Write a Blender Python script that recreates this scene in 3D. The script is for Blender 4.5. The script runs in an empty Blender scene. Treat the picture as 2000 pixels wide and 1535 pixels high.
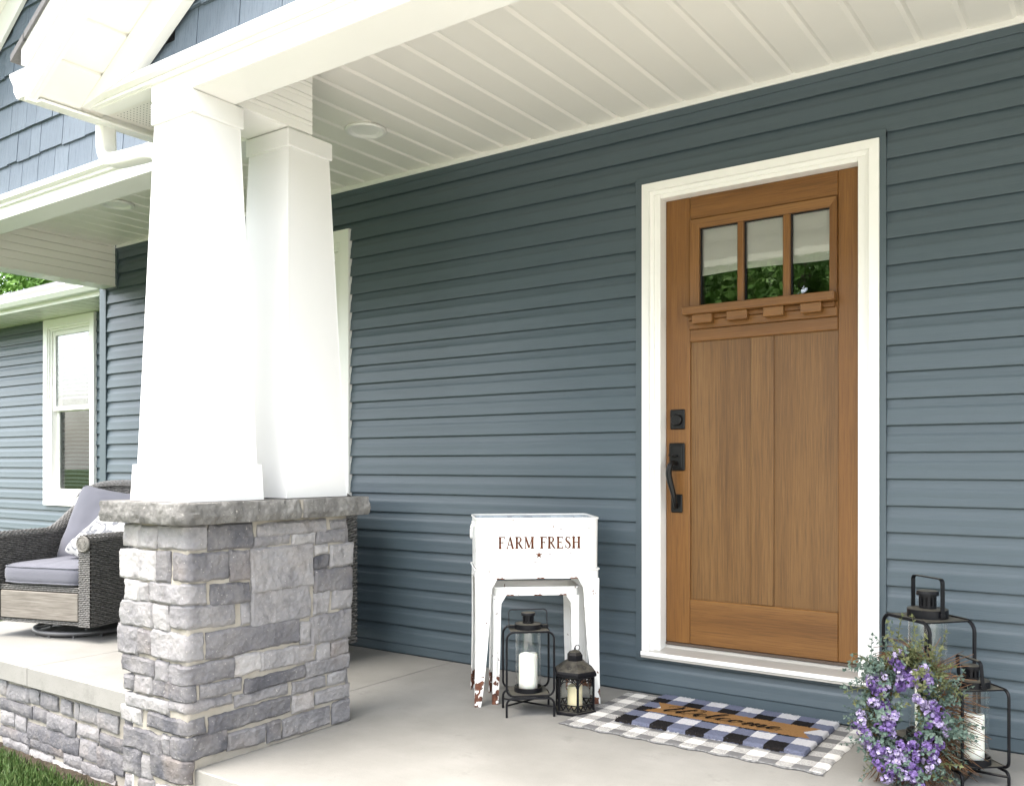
import bpy, math, random
from mathutils import Vector, Matrix, noise
random.seed(7)
PI = math.pi
sc = bpy.context.scene
COL = sc.collection

# ------------------------------------------------------------------ camera
cam = bpy.data.cameras.new('camera')
cam.sensor_width = 36.0
cam.lens = 36.0 * 1745.842 / 2000.0
cam.shift_y = 0.0704
cam.clip_start = 0.05
cam.clip_end = 2000.0
camo = bpy.data.objects.new('camera', cam)
COL.objects.link(camo)
camo.location = (2.0706, -3.6258, 1.0222)
camo.rotation_euler = (PI / 2, 0, 0.6143)
sc.camera = camo

# ------------------------------------------------------------------ world, sun, exposure
SUN_ELEV = math.radians(64)
SUN_AZ = math.radians(203)          # compass bearing of the sun, measured from +Y clockwise
world = bpy.data.worlds.new('World')
sc.world = world
world.use_nodes = True
wn = world.node_tree.nodes
wl = world.node_tree.links
wn.clear()
wo = wn.new('ShaderNodeOutputWorld')
wb = wn.new('ShaderNodeBackground')
sky = wn.new('ShaderNodeTexSky')
sky.sky_type = 'NISHITA'
sky.sun_disc = False
sky.sun_elevation = SUN_ELEV
sky.sun_rotation = SUN_AZ
sky.altitude = 100
sky.air_density = 1.0
sky.dust_density = 4.0
sky.ozone_density = 1.0
# broken bright cloud over the blue: same everywhere in the sky, not only where the camera looks
ctc = wn.new('ShaderNodeTexCoord')
cno = wn.new('ShaderNodeTexNoise')
cno.inputs['Scale'].default_value = 2.6
cno.inputs['Detail'].default_value = 7.0
cno.inputs['Roughness'].default_value = 0.6
wl.new(ctc.outputs['Generated'], cno.inputs['Vector'])
crp = wn.new('ShaderNodeValToRGB')
crp.color_ramp.elements[0].position = 0.36
crp.color_ramp.elements[0].color = (.15, .15, .15, 1)
crp.color_ramp.elements[1].position = 0.62
crp.color_ramp.elements[1].color = (.70, .70, .70, 1)
wl.new(cno.outputs[0], crp.inputs[0])
cmx = wn.new('ShaderNodeMix')
cmx.data_type = 'RGBA'
wl.new(crp.outputs[0], cmx.inputs[0])
wl.new(sky.outputs[0], cmx.inputs[6])
cmx.inputs[7].default_value = (7.4, 7.3, 7.0, 1)
wl.new(cmx.outputs[2], wb.inputs[0])
wb.inputs[1].default_value = 0.15
wl.new(wb.outputs[0], wo.inputs[0])

sl = bpy.data.lights.new('sun', 'SUN')
sl.energy = 1.25
sl.angle = math.radians(40)
sl.color = (1.0, 0.95, 0.87)
so = bpy.data.objects.new('sun', sl)
COL.objects.link(so)
sd = Vector((math.sin(SUN_AZ) * math.cos(SUN_ELEV), math.cos(SUN_AZ) * math.cos(SUN_ELEV), math.sin(SUN_ELEV)))
so.location = sd * 30
so.rotation_euler = sd.to_track_quat('Z', 'Y').to_euler()

sc.view_settings.view_transform = 'Standard'
sc.view_settings.look = 'None'
sc.view_settings.gamma = 1.0
sc.view_settings.exposure = 2.55
sc.render.engine = 'CYCLES'
sc.cycles.use_denoising = True
sc.cycles.max_bounces = 12
sc.cycles.diffuse_bounces = 8
sc.cycles.glossy_bounces = 5
sc.cycles.transmission_bounces = 8
sc.cycles.transparent_max_bounces = 24
sc.cycles.caustics_reflective = False
sc.cycles.caustics_refractive = False
sc.cycles.sample_clamp_indirect = 6.0


# ------------------------------------------------------------------ helpers
class MB:
    """collects shapes; build() links them as one mesh object"""
    def __init__(s):
        s.v = []
        s.f = []

    def add(s, vs, fs):
        o = len(s.v)
        s.v += [tuple(p) for p in vs]
        s.f += [tuple(i + o for i in f) for f in fs]
        return s

    def box(s, x0, x1, y0, y1, z0, z1, b=0.0):
        if b <= 0:
            vs = [(x, y, z) for x in (x0, x1) for y in (y0, y1) for z in (z0, z1)]
            fs = [(0, 1, 3, 2), (4, 6, 7, 5), (0, 4, 5, 1), (2, 3, 7, 6), (0, 2, 6, 4), (1, 5, 7, 3)]
            return s.add(vs, fs)
        b = min(b, (x1 - x0) * .45, (y1 - y0) * .45, (z1 - z0) * .45)
        vs = []
        idx = {}
        lo = (x0, y0, z0)
        hi = (x1, y1, z1)
        for cx in (0, 1):
            for cy in (0, 1):
                for cz in (0, 1):
                    c = (cx, cy, cz)
                    for a in range(3):
                        p = []
                        for k in range(3):
                            e = hi[k] if c[k] else lo[k]
                            if k != a:
                                e += -b if c[k] else b
                            p.append(e)
                        idx[(c, a)] = len(vs)
                        vs.append(tuple(p))
        fs = []
        for a in range(3):
            o = [k for k in range(3) if k != a]
            for side in (0, 1):
                q = []
                for (i, j) in ((0, 0), (1, 0), (1, 1), (0, 1)):
                    c = [0, 0, 0]
                    c[a] = side
                    c[o[0]] = i
                    c[o[1]] = j
                    q.append(idx[(tuple(c), a)])
                fs.append(tuple(q))
        for a in range(3):              # chamfers along axis a
            o = [k for k in range(3) if k != a]
            for i in (0, 1):
                for j in (0, 1):
                    c0 = [0, 0, 0]
                    c0[o[0]] = i
                    c0[o[1]] = j
                    c1 = list(c0)
                    c1[a] = 1
                    c0 = tuple(c0)
                    c1 = tuple(c1)
                    fs.append((idx[(c0, o[0])], idx[(c1, o[0])], idx[(c1, o[1])], idx[(c0, o[1])]))
        for cx in (0, 1):
            for cy in (0, 1):
                for cz in (0, 1):
                    c = (cx, cy, cz)
                    fs.append((idx[(c, 0)], idx[(c, 1)], idx[(c, 2)]))
        return s.add(vs, fs)

    def hexa(s, bot, top):
        """bot, top: 4 points each"""
        return s.add(list(bot) + list(top), [(3, 2, 1, 0), (4, 5, 6, 7), (0, 1, 5, 4), (1, 2, 6, 5), (2, 3, 7, 6), (3, 0, 4, 7)])

    def prism(s, poly, axis, a0, a1):
        """poly: 2-D outline in the two other axes (in x,y,z order), extruded along axis"""
        n = len(poly)
        vs = []
        for a in (a0, a1):
            for (p, q) in poly:
                vs.append({0: (a, p, q), 1: (p, a, q), 2: (p, q, a)}[axis])
        fs = [tuple(range(n))[::-1], tuple(range(n, 2 * n))]
        fs += [(i, (i + 1) % n, n + (i + 1) % n, n + i) for i in range(n)]
        return s.add(vs, fs)

    def tube(s, pts, r, n=8, closed=False, caps=True):
        pts = [Vector(p) for p in pts]
        m = len(pts)
        if isinstance(r, (list, tuple)):
            q = [i * (len(r) - 1) / max(1, m - 1) for i in range(m)]
            rs = [r[int(t)] + (r[min(int(t) + 1, len(r) - 1)] - r[int(t)]) * (t - int(t)) for t in q]
        else:
            rs = [r] * m
        up = None
        rings = []
        for i, p in enumerate(pts):
            if closed:
                t = pts[(i + 1) % m] - pts[i - 1]
            else:
                t = pts[min(i + 1, m - 1)] - pts[max(i - 1, 0)]
            if t.length < 1e-9:
                t = Vector((0, 0, 1))
            t.normalize()
            if up is None:
                up = t.orthogonal().normalized()
            up = (up - t * up.dot(t))
            if up.length < 1e-6:
                up = t.orthogonal()
            up.normalize()
            w = t.cross(up)
            rings.append([p + (up * math.cos(2 * PI * k / n) + w * math.sin(2 * PI * k / n)) * rs[i] for k in range(n)])
        vs = [q for ring in rings for q in ring]
        fs = []
        for i in range(m if closed else m - 1):
            j = (i + 1) % m
            for k in range(n):
                fs.append((i * n + k, i * n + (k + 1) % n, j * n + (k + 1) % n, j * n + k))
        if not closed and caps:
            fs.append(tuple(range(n))[::-1])
            fs.append(tuple((m - 1) * n + k for k in range(n)))
        return s.add(vs, fs)

    def lathe(s, prof, c=(0, 0, 0), n=32, squash=None):
        vs = []
        fs = []
        m = len(prof)
        for (r, z) in prof:
            for k in range(n):
                a = 2 * PI * k / n
                vs.append((c[0] + r * math.cos(a), c[1] + r * math.sin(a), c[2] + z))
        for i in range(m - 1):
            for k in range(n):
                fs.append((i * n + k, i * n + (k + 1) % n, (i + 1) * n + (k + 1) % n, (i + 1) * n + k))
        if prof[0][0] > 1e-6:
            fs.append(tuple(range(n))[::-1])
        if prof[-1][0] > 1e-6:
            fs.append(tuple((m - 1) * n + k for k in range(n)))
        return s.add(vs, fs)

    def grid(s, fn, nu, nv, closed_u=False):
        vs = []
        for j in range(nv + 1):
            for i in range(nu + (0 if closed_u else 1)):
                vs.append(tuple(fn(i / nu, j / nv)))
        w = nu if closed_u else nu + 1
        fs = []
        for j in range(nv):
            for i in range(nu):
                a = j * w + i
                b = j * w + (i + 1) % w
                fs.append((a, b, b + w, a + w))
        return s.add(vs, fs)

    def mesh(s, name, mat=None, smooth=False):
        me = bpy.data.meshes.new(name)
        me.from_pydata(s.v, [], s.f)
        me.validate(verbose=False)
        bmfix(me)
        if smooth:
            me.polygons.foreach_set('use_smooth', [True] * len(me.polygons))
            if smooth != 'all':
                me.set_sharp_from_angle(angle=math.radians(38))
        if mat:
            me.materials.append(mat)
        return me

    def build(s, name, mat, parent=None, smooth=False, loc=None):
        o = bpy.data.objects.new(name, s.mesh(name, mat, smooth))
        COL.objects.link(o)
        if parent:
            o.parent = parent
        if loc:
            o.location = loc
        return o


import bmesh


def bmfix(me):
    bm = bmesh.new()
    bm.from_mesh(me)
    bmesh.ops.recalc_face_normals(bm, faces=bm.faces)
    bm.to_mesh(me)
    bm.free()


def link(name, me, parent=None, loc=(0, 0, 0), rot=(0, 0, 0), scale=(1, 1, 1)):
    o = bpy.data.objects.new(name, me)
    COL.objects.link(o)
    o.location = loc
    o.rotation_euler = rot
    o.scale = scale
    if parent:
        o.parent = parent
    return o


def tag(o, label=None, cat=None, group=None, kind=None):
    if label:
        o['label'] = label
    if cat:
        o['category'] = cat
    if group:
        o['group'] = group
    if kind:
        o['kind'] = kind
    return o


def thing(name, label, cat, loc=(0, 0, 0), rz=0.0, group=None):
    o = bpy.data.objects.new(name, None)
    COL.objects.link(o)
    o.location = loc
    o.rotation_euler = (0, 0, rz)
    o.empty_display_size = 0.1
    return tag(o, label, cat, group)


def copy_tree(o, parent=None):
    c = o.copy()
    COL.objects.link(c)
    c.parent = parent
    for ch in list(o.children):
        copy_tree(ch, c)
    return c


def rrect(w, h, r, n=6, cx=0.0, cy=0.0):
    """rounded rectangle outline, counter-clockwise"""
    out = []
    for (sx, sy, a0) in ((1, 1, 0), (-1, 1, PI / 2), (-1, -1, PI), (1, -1, 1.5 * PI)):
        for k in range(n + 1):
            a = a0 + PI / 2 * k / n
            out.append((cx + sx * (w / 2 - r) + r * math.cos(a), cy + sy * (h / 2 - r) + r * math.sin(a)))
    return out


def spline(pts, k=6):
    """Catmull-Rom through points"""
    P = [Vector(p) for p in pts]
    out = []
    for i in range(len(P) - 1):
        a = P[max(i - 1, 0)]
        b = P[i]
        c = P[i + 1]
        d = P[min(i + 2, len(P) - 1)]
        for j in range(k):
            t = j / k
            out.append(0.5 * ((2 * b) + (c - a) * t + (2 * a - 5 * b + 4 * c - d) * t * t + (3 * b - a - 3 * c + d) * t ** 3))
    out.append(P[-1])
    return out


# ------------------------------------------------------------------ materials
class NT:
    def __init__(s, name):
        s.m = bpy.data.materials.new(name)
        s.m.use_nodes = True
        s.t = s.m.node_tree
        s.b = s.t.nodes['Principled BSDF']
        s.out = s.t.nodes['Material Output']

    def n(s, typ, **kw):
        x = s.t.nodes.new(typ)
        for k, v in kw.items():
            setattr(x, k, v)
        return x

    def l(s, a, b):
        s.t.links.new(a, b)

    def coord(s, scale=(1, 1, 1), which='Object', offset_by_object=True, loc=(0, 0, 0)):
        tc = s.n('ShaderNodeTexCoord')
        mp = s.n('ShaderNodeMapping')
        mp.inputs['Scale'].default_value = scale
        s.l(tc.outputs[which], mp.inputs['Vector'])
        mp.inputs['Location'].default_value = loc
        if offset_by_object:
            oi = s.n('ShaderNodeObjectInfo')
            mu = s.n('ShaderNodeMath', operation='MULTIPLY')
            mu.inputs[1].default_value = 37.0
            s.l(oi.outputs['Random'], mu.inputs[0])
            cb = s.n('ShaderNodeCombineXYZ')
            for i in range(3):
                s.l(mu.outputs[0], cb.inputs[i])
            ad = s.n('ShaderNodeVectorMath', operation='ADD')
            s.l(mp.outputs[0], ad.inputs[0])
            s.l(cb.outputs[0], ad.inputs[1])
            return ad.outputs[0]
        return mp.outputs[0]

    def noise(s, vec, scale=5.0, detail=4.0, rough=0.55):
        x = s.n('ShaderNodeTexNoise')
        x.inputs['Scale'].default_value = scale
        x.inputs['Detail'].default_value = detail
        x.inputs['Roughness'].default_value = rough
        s.l(vec, x.inputs['Vector'])
        return x.outputs[0]

    def voro(s, vec, scale=5.0, feature='F1', out=0):
        x = s.n('ShaderNodeTexVoronoi', feature=feature)
        x.inputs['Scale'].default_value = scale
        s.l(vec, x.inputs['Vector'])
        return x.outputs[out]

    def ramp(s, fac, stops):
        x = s.n('ShaderNodeValToRGB')
        e = x.color_ramp.elements
        while len(e) < len(stops):
            e.new(0.5)
        for el, (p, c) in zip(e, stops):
            el.position = p
            el.color = (*c, 1) if len(c) == 3 else c
        s.l(fac, x.inputs[0])
        return x.outputs[0]

    def mix(s, fac, a, b, blend='MIX'):
        x = s.n('ShaderNodeMix', data_type='RGBA', blend_type=blend)
        for (sock, v) in ((x.inputs[0], fac), (x.inputs[6], a), (x.inputs[7], b)):
            if isinstance(v, (int, float)):
                sock.default_value = v
            elif isinstance(v, tuple):
                sock.default_value = (*v, 1) if len(v) == 3 else v
            else:
                s.l(v, sock)
        return x.outputs[2]

    def math(s, op, a, b=None, clamp=False):
        x = s.n('ShaderNodeMath', operation=op)
        x.use_clamp = clamp
        for i, v in enumerate((a, b)):
            if v is None:
                continue
            if isinstance(v, (int, float)):
                x.inputs[i].default_value = v
            else:
                s.l(v, x.inputs[i])
        return x.outputs[0]

    def bump(s, h, strength=0.3, dist=0.01):
        x = s.n('ShaderNodeBump')
        x.inputs['Strength'].default_value = strength
        x.inputs['Distance'].default_value = dist
        s.l(h, x.inputs['Height'])
        s.l(x.outputs[0], s.b.inputs['Normal'])

    def set(s, color=None, rough=None, metal=None, spec=None):
        for key, v in (('Base Color', color), ('Roughness', rough), ('Metallic', metal), ('Specular IOR Level', spec)):
            if v is None:
                continue
            sock = s.b.inputs[key]
            if isinstance(v, (int, float)):
                sock.default_value = v
            elif isinstance(v, tuple):
                sock.default_value = (*v, 1)
            else:
                s.l(v, sock)
        return s.m


def sep(t, vec):
    x = t.n('ShaderNodeSeparateXYZ')
    t.l(vec, x.inputs[0])
    return x.outputs


def m_plain(name, col, rough=.5, spec=.5, metal=0.0, var=0.06, nscale=6.0, bump=0.0, bscale=200.0):
    t = NT(name)
    v = t.coord()
    c2 = tuple(max(0.0, c * (1 - 2.2 * var)) for c in col)
    c = t.ramp(t.noise(v, nscale, 5), [(.3, c2), (.7, col)])
    t.set(c, rough, metal, spec)
    if bump:
        t.bump(t.noise(v, bscale, 3), bump, .002)
    return t.m


def m_siding():
    t = NT('vinyl_siding')
    v = t.coord((1, 1, 1))
    g = t.coord((2.2, 2.2, 75))
    grain = t.noise(g, 5.0, 6, .6)
    col = t.mix(t.noise(v, 1.2, 3), (.060, .084, .101), (.071, .097, .115))
    col = t.mix(t.math('MULTIPLY', grain, .35), col, (.046, .063, .073))
    t.set(col, .40, 0, .42)
    t.bump(grain, .22, .0025)
    return t.m


def m_shake():
    t = NT('vinyl_shake')
    g = t.coord((75, 75, 1.3))
    grain = t.noise(g, 2.4, 6, .65)
    oi = t.n('ShaderNodeObjectInfo')
    c = t.mix(oi.outputs['Random'], (.092, .118, .150), (.109, .137, .170))
    c = t.mix(t.ramp(grain, [(.50, (0, 0, 0)), (.66, (.8, .8, .8))]), c, (.060, .080, .103))
    t.set(c, .6, 0, .35)
    t.bump(grain, .6, .004)
    return t.m


def m_wood(name, axis, tint=(1, 1, 1)):
    t = NT(name)
    s1 = [42, 42, 42]
    s1[axis] = 1.1
    s2 = [9, 9, 9]
    s2[axis] = .5
    v1 = t.coord(tuple(s1))
    v2 = t.coord(tuple(s2))
    fine = t.noise(v1, 5.0, 7, .68)
    broad = t.noise(v2, 1.3, 4, .5)
    c = t.ramp(broad, [(.28, (.115, .052, .0130)), (.5, (.165, .080, .0215)), (.75, (.212, .109, .033))])
    c = t.mix(t.ramp(fine, [(.48, (0, 0, 0)), (.68, (.62, .62, .62))]), c, (.052, .023, .0075))
    c = t.mix(t.ramp(fine, [(.30, (.45, .45, .45)), (.44, (0, 0, 0))]), c, (.265, .145, .050))
    oi = t.n('ShaderNodeObjectInfo')
    c = t.mix(t.math('MULTIPLY', oi.outputs['Random'], .18), c, (.205, .098, .026))
    c = t.mix(1.0, c, tint, 'MULTIPLY')
    t.set(c, .38, 0, .4)
    t.bump(fine, .3, .0015)
    return t.m


def m_concrete(name='porch_concrete', a=(.195, .191, .176), b=(.262, .257, .240)):
    t = NT(name)
    v = t.coord(offset_by_object=False)
    big = t.noise(v, 1.6, 6, .6)
    fine = t.noise(v, 260, 2, .5)
    br = t.noise(t.coord((3, 45, 3), offset_by_object=False), 2.2, 4, .6)
    c = t.ramp(big, [(.34, a), (.64, b)])
    c = t.mix(t.ramp(t.noise(v, .55, 5, .65), [(.50, (0, 0, 0)), (.68, (.45, .45, .45))]), c, tuple(x * .80 for x in a))
    c = t.mix(t.ramp(t.noise(v, 3.4, 8, .75), [(.585, (0, 0, 0)), (.66, (.40, .40, .40))]), c, tuple(x * .74 for x in a))
    c = t.mix(t.math('MULTIPLY', br, .30), c, tuple(x * .80 for x in a))
    c = t.mix(t.ramp(fine, [(.60, (0, 0, 0)), (.74, (.6, .6, .6))]), c, tuple(x * .62 for x in a))
    c = t.mix(t.ramp(t.noise(v, 7.0, 6, .7), [(.60, (0, 0, 0)), (.80, (.35, .35, .35))]), c, tuple(x * .72 for x in a))
    t.set(c, .85, 0, .25)
    t.bump(t.noise(v, 190, 4), .25, .003)
    return t.m


def m_stone(name, cap=False):
    t = NT(name)
    v = t.coord()
    oi = t.n('ShaderNodeObjectInfo')
    tone = sep(t, oi.outputs['Color'])[0]
    if cap:
        base = t.ramp(t.noise(v, 6.0, 7, .65), [(.25, (.085, .083, .080)), (.5, (.165, .162, .155)), (.78, (.34, .335, .32))])
    else:
        base = t.ramp(tone, [(0.12, (.062, .064, .076)), (.40, (.145, .144, .156)), (.60, (.25, .246, .254)), (.88, (.42, .412, .41))])
        base = t.mix(t.ramp(t.noise(v, 9.0, 7, .62), [(.40, (0, 0, 0)), (.72, (.50, .50, .50))]), base, (.34, .325, .315))
        base = t.mix(t.ramp(t.noise(v, 14.0, 6, .6), [(.52, (0, 0, 0)), (.75, (.65, .65, .65))]), base, (.105, .102, .112))
        base = t.mix(t.ramp(t.noise(v, 3.0, 4, .6), [(.55, (0, 0, 0)), (.8, (.35, .35, .35))]), base, (.36, .28, .21))
    sp = t.noise(v, 120, 3, .6)
    base = t.mix(t.ramp(sp, [(.64, (0, 0, 0)), (.74, (.6, .6, .6))]), base, (.60, .57, .53))
    t.set(base, .9, 0, .2)
    h = t.math('ADD', t.noise(v, 45, 10, .76), t.math('MULTIPLY', t.voro(v, 48), .35))
    t.bump(h, 1.0, .013)
    return t.m


def m_mortar():
    t = NT('mortar')
    v = t.coord(offset_by_object=False)
    c = t.ramp(t.noise(v, 9, 6, .65), [(.3, (.245, .225, .190)), (.7, (.335, .314, .275))])
    t.set(c, .95, 0, .15)
    t.bump(t.noise(v, 140, 5, .6), .5, .004)
    return t.m


def m_blackmetal():
    t = NT('black_metal')
    v = t.coord()
    geo = t.n('ShaderNodeNewGeometry')
    nz = sep(t, geo.outputs['Normal'])[2]
    dust = t.math('MULTIPLY', t.ramp(nz, [(.93, (0, 0, 0)), (.99, (1, 1, 1))]), t.ramp(t.noise(v, 30, 4), [(.3, (.55, .55, .55)), (.6, (1, 1, 1))]))
    c = t.mix(dust, t.mix(t.noise(v, 20, 4), (.0022, .0024, .0036), (.0050, .0052, .0072)), (.105, .098, .078))
    t.set(c, .45, 0, .22)
    return t.m


def m_dusty():
    t = NT('dusty_black_metal')
    v = t.coord()
    geo = t.n('ShaderNodeNewGeometry')
    nz = sep(t, geo.outputs['Normal'])[2]
    dust = t.math('MULTIPLY', t.ramp(nz, [(.45, (0, 0, 0)), (.85, (1, 1, 1))]), t.ramp(t.noise(v, 45, 5), [(.3, (.35, .35, .35)), (.65, (1, 1, 1))]))
    t.set(t.mix(dust, (.004, .004, .0055), (.085, .078, .062)), .6, 0, .2)
    return t.m


def m_glass(name='clear_glass', ior=1.4, tint=(.975, .985, .98), extra=0.0, rough=0.0):
    t = NT(name)
    t.t.nodes.remove(t.b)
    tr = t.n('ShaderNodeBsdfTransparent')
    tr.inputs[0].default_value = (*tint, 1)
    gl = t.n('ShaderNodeBsdfGlossy')
    gl.inputs['Roughness'].default_value = rough
    gl.inputs['Color'].default_value = (1, 1, 1, 1)
    lw = t.n('ShaderNodeLayerWeight')
    lw.inputs['Blend'].default_value = .5
    f0 = ((ior - 1) / (ior + 1)) ** 2
    fac = t.math('ADD', t.math('MULTIPLY', t.math('POWER', lw.outputs['Facing'], 5.0), 1 - f0), f0 + extra, clamp=True)
    mx = t.n('ShaderNodeMixShader')
    t.l(fac, mx.inputs[0])
    t.l(tr.outputs[0], mx.inputs[1])
    t.l(gl.outputs[0], mx.inputs[2])
    t.l(mx.outputs[0], t.out.inputs['Surface'])
    return t.m


def m_doorglass():
    t = NT('door_glass')
    t.t.nodes.remove(t.b)
    v = t.coord()
    tr = t.n('ShaderNodeBsdfTransparent')
    tr.inputs[0].default_value = (.97, .98, .97, 1)
    gl = t.n('ShaderNodeBsdfGlossy')
    gl.inputs['Roughness'].default_value = 0.0
    bp = t.n('ShaderNodeBump')
    bp.inputs['Strength'].default_value = .05
    bp.inputs['Distance'].default_value = .004
    t.l(t.noise(v, 14, 2), bp.inputs['Height'])
    t.l(bp.outputs[0], gl.inputs['Normal'])
    fr = t.n('ShaderNodeFresnel')
    fr.inputs['IOR'].default_value = 1.6
    fac = t.math('ADD', fr.outputs[0], .08, clamp=True)
    mx = t.n('ShaderNodeMixShader')
    t.l(fac, mx.inputs[0])
    t.l(tr.outputs[0], mx.inputs[1])
    t.l(gl.outputs[0], mx.inputs[2])
    t.l(mx.outputs[0], t.out.inputs['Surface'])
    return t.m


def m_wax(name, col):
    t = NT(name)
    v = t.coord()
    t.set(t.mix(t.noise(v, 8, 3), col, tuple(c * .93 for c in col)), .45, 0, .4)
    t.b.inputs['Subsurface Weight'].default_value = .25
    t.b.inputs['Subsurface Radius'].default_value = (.03, .02, .012)
    t.b.inputs['Subsurface Scale'].default_value = .4
    return t.m


def m_enamel(name, rust_below, edges=True):
    """white enamel, rust chips near the feet (object z below rust_below) and a few elsewhere"""
    t = NT(name)
    v = t.coord()
    o = t.n('ShaderNodeTexCoord').outputs['Object']
    z = sep(t, o)[2]
    low = t.math('SUBTRACT', 1.0, t.math('DIVIDE', z, rust_below), clamp=True)
    n = t.noise(v, 26, 5, .6)
    a = t.math('SUBTRACT', t.math('ADD', t.math('MULTIPLY', n, 1.5), t.math('MULTIPLY', low, .36)), .345)
    rust = t.ramp(a, [(.655, (0, 0, 0)), (.675, (1, 1, 1))])
    w = t.mix(t.noise(v, 5, 4), (.78, .775, .75), (.82, .815, .79))
    rc = t.ramp(t.noise(v, 60, 4), [(.3, (.055, .022, .014)), (.7, (.17, .062, .032))])
    t.set(t.mix(rust, w, rc), t.mix(rust, (.36, .36, .36), (.85, .85, .85)), 0, .5)
    return t.m


def m_galv():
    t = NT('galvanized_steel')
    v = t.coord()
    c = t.ramp(t.voro(v, 38, out=1), [(.2, (.30, .34, .38)), (.8, (.52, .57, .62))])
    t.set(c, .42, .65, .5)
    return t.m


def m_wicker(name='wicker', a=(.038, .036, .034), b=(.150, .145, .138)):
    t = NT(name)
    v = t.coord((1, 1, 1))
    n = t.noise(v, 70, 4, .6)
    c = t.ramp(n, [(.32, a), (.68, b)])
    t.set(c, .5, 0, .45)
    t.bump(t.noise(v, 320, 3), .3, .002)
    return t.m


def m_fabric(name, col, weave=900):
    t = NT(name)
    v = t.coord(offset_by_object=False)
    n = t.noise(v, weave, 2, .5)
    c = t.mix(n, tuple(x * .86 for x in col), tuple(min(1, x * 1.1) for x in col))
    c = t.mix(t.ramp(t.noise(v, 9, 4), [(.4, (0, 0, 0)), (.8, (.25, .25, .25))]), c, tuple(x * .82 for x in col))
    t.set(c, .92, 0, .15)
    t.b.inputs['Sheen Weight'].default_value = .15
    t.bump(n, .25, .001)
    return t.m


MAT = {}
MAT['siding'] = m_siding()
MAT['siding_trim'] = m_plain('siding_trim', (.059, .083, .099), .45, .5, var=.04)
MAT['shake'] = m_shake()
MAT['white'] = m_plain('white_trim', (.80, .795, .77), .42, .5, var=.012, nscale=3)
MAT['column'] = m_plain('white_column_wrap', (.71, .71, .70), .38, .5, var=.01, nscale=2)
MAT['soffit'] = m_plain('soffit_vinyl', (.80, .78, .73), .30, .5, var=.02, nscale=2)
MAT['wood_v'] = m_wood('door_grain_upright', 2, (1.0, .90, .80))
MAT['wood_p'] = m_wood('door_panel_grain', 2, (.93, .95, 1.10))
MAT['wood_h'] = m_wood('door_grain_level', 0, (1.0, .91, .84))
MAT['concrete'] = m_concrete()
MAT['stone'] = m_stone('ledge_stone')
MAT['capstone'] = m_stone('cap_stone', True)
MAT['mortar'] = m_mortar()
MAT['black'] = m_blackmetal()
MAT['dusty'] = m_dusty()
MAT['hardware'] = m_plain('black_hardware', (.0045, .0045, .005), .38, .3, var=.1)
MAT['glass'] = m_glass()
MAT['doorglass'] = m_doorglass()
MAT['winglass'] = m_glass('window_glass', 1.6, (.92, .95, .95), .05)
MAT['screenglass'] = m_glass('screened_glass', 1.5, (.50, .54, .53), .02)
MAT['wax'] = m_wax('white_wax', (.86, .84, .77))
MAT['wax_old'] = m_wax('yellowed_wax', (.80, .70, .46))
MAT['galv'] = m_galv()
MAT['wicker'] = m_wicker()
MAT['wicker_dark'] = m_plain('wicker_core', (.020, .018, .016), .8, .2)
MAT['cushion'] = m_fabric('lavender_grey_fabric', (.120, .122, .146))
MAT['blind'] = m_plain('blind_vinyl', (.36, .37, .37), .5, .4, var=.03)
MAT['dark'] = m_plain('dark_interior', (.018, .019, .020), .8, .2)  # near-black: the lack of light in rooms is put into the colour
MAT['alum'] = m_plain('threshold_metal', (.50, .485, .45), .45, .5, metal=.3, var=.05)
MAT['bronze'] = m_plain('sill_bronze', (.085, .060, .045), .5, .5)

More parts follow.
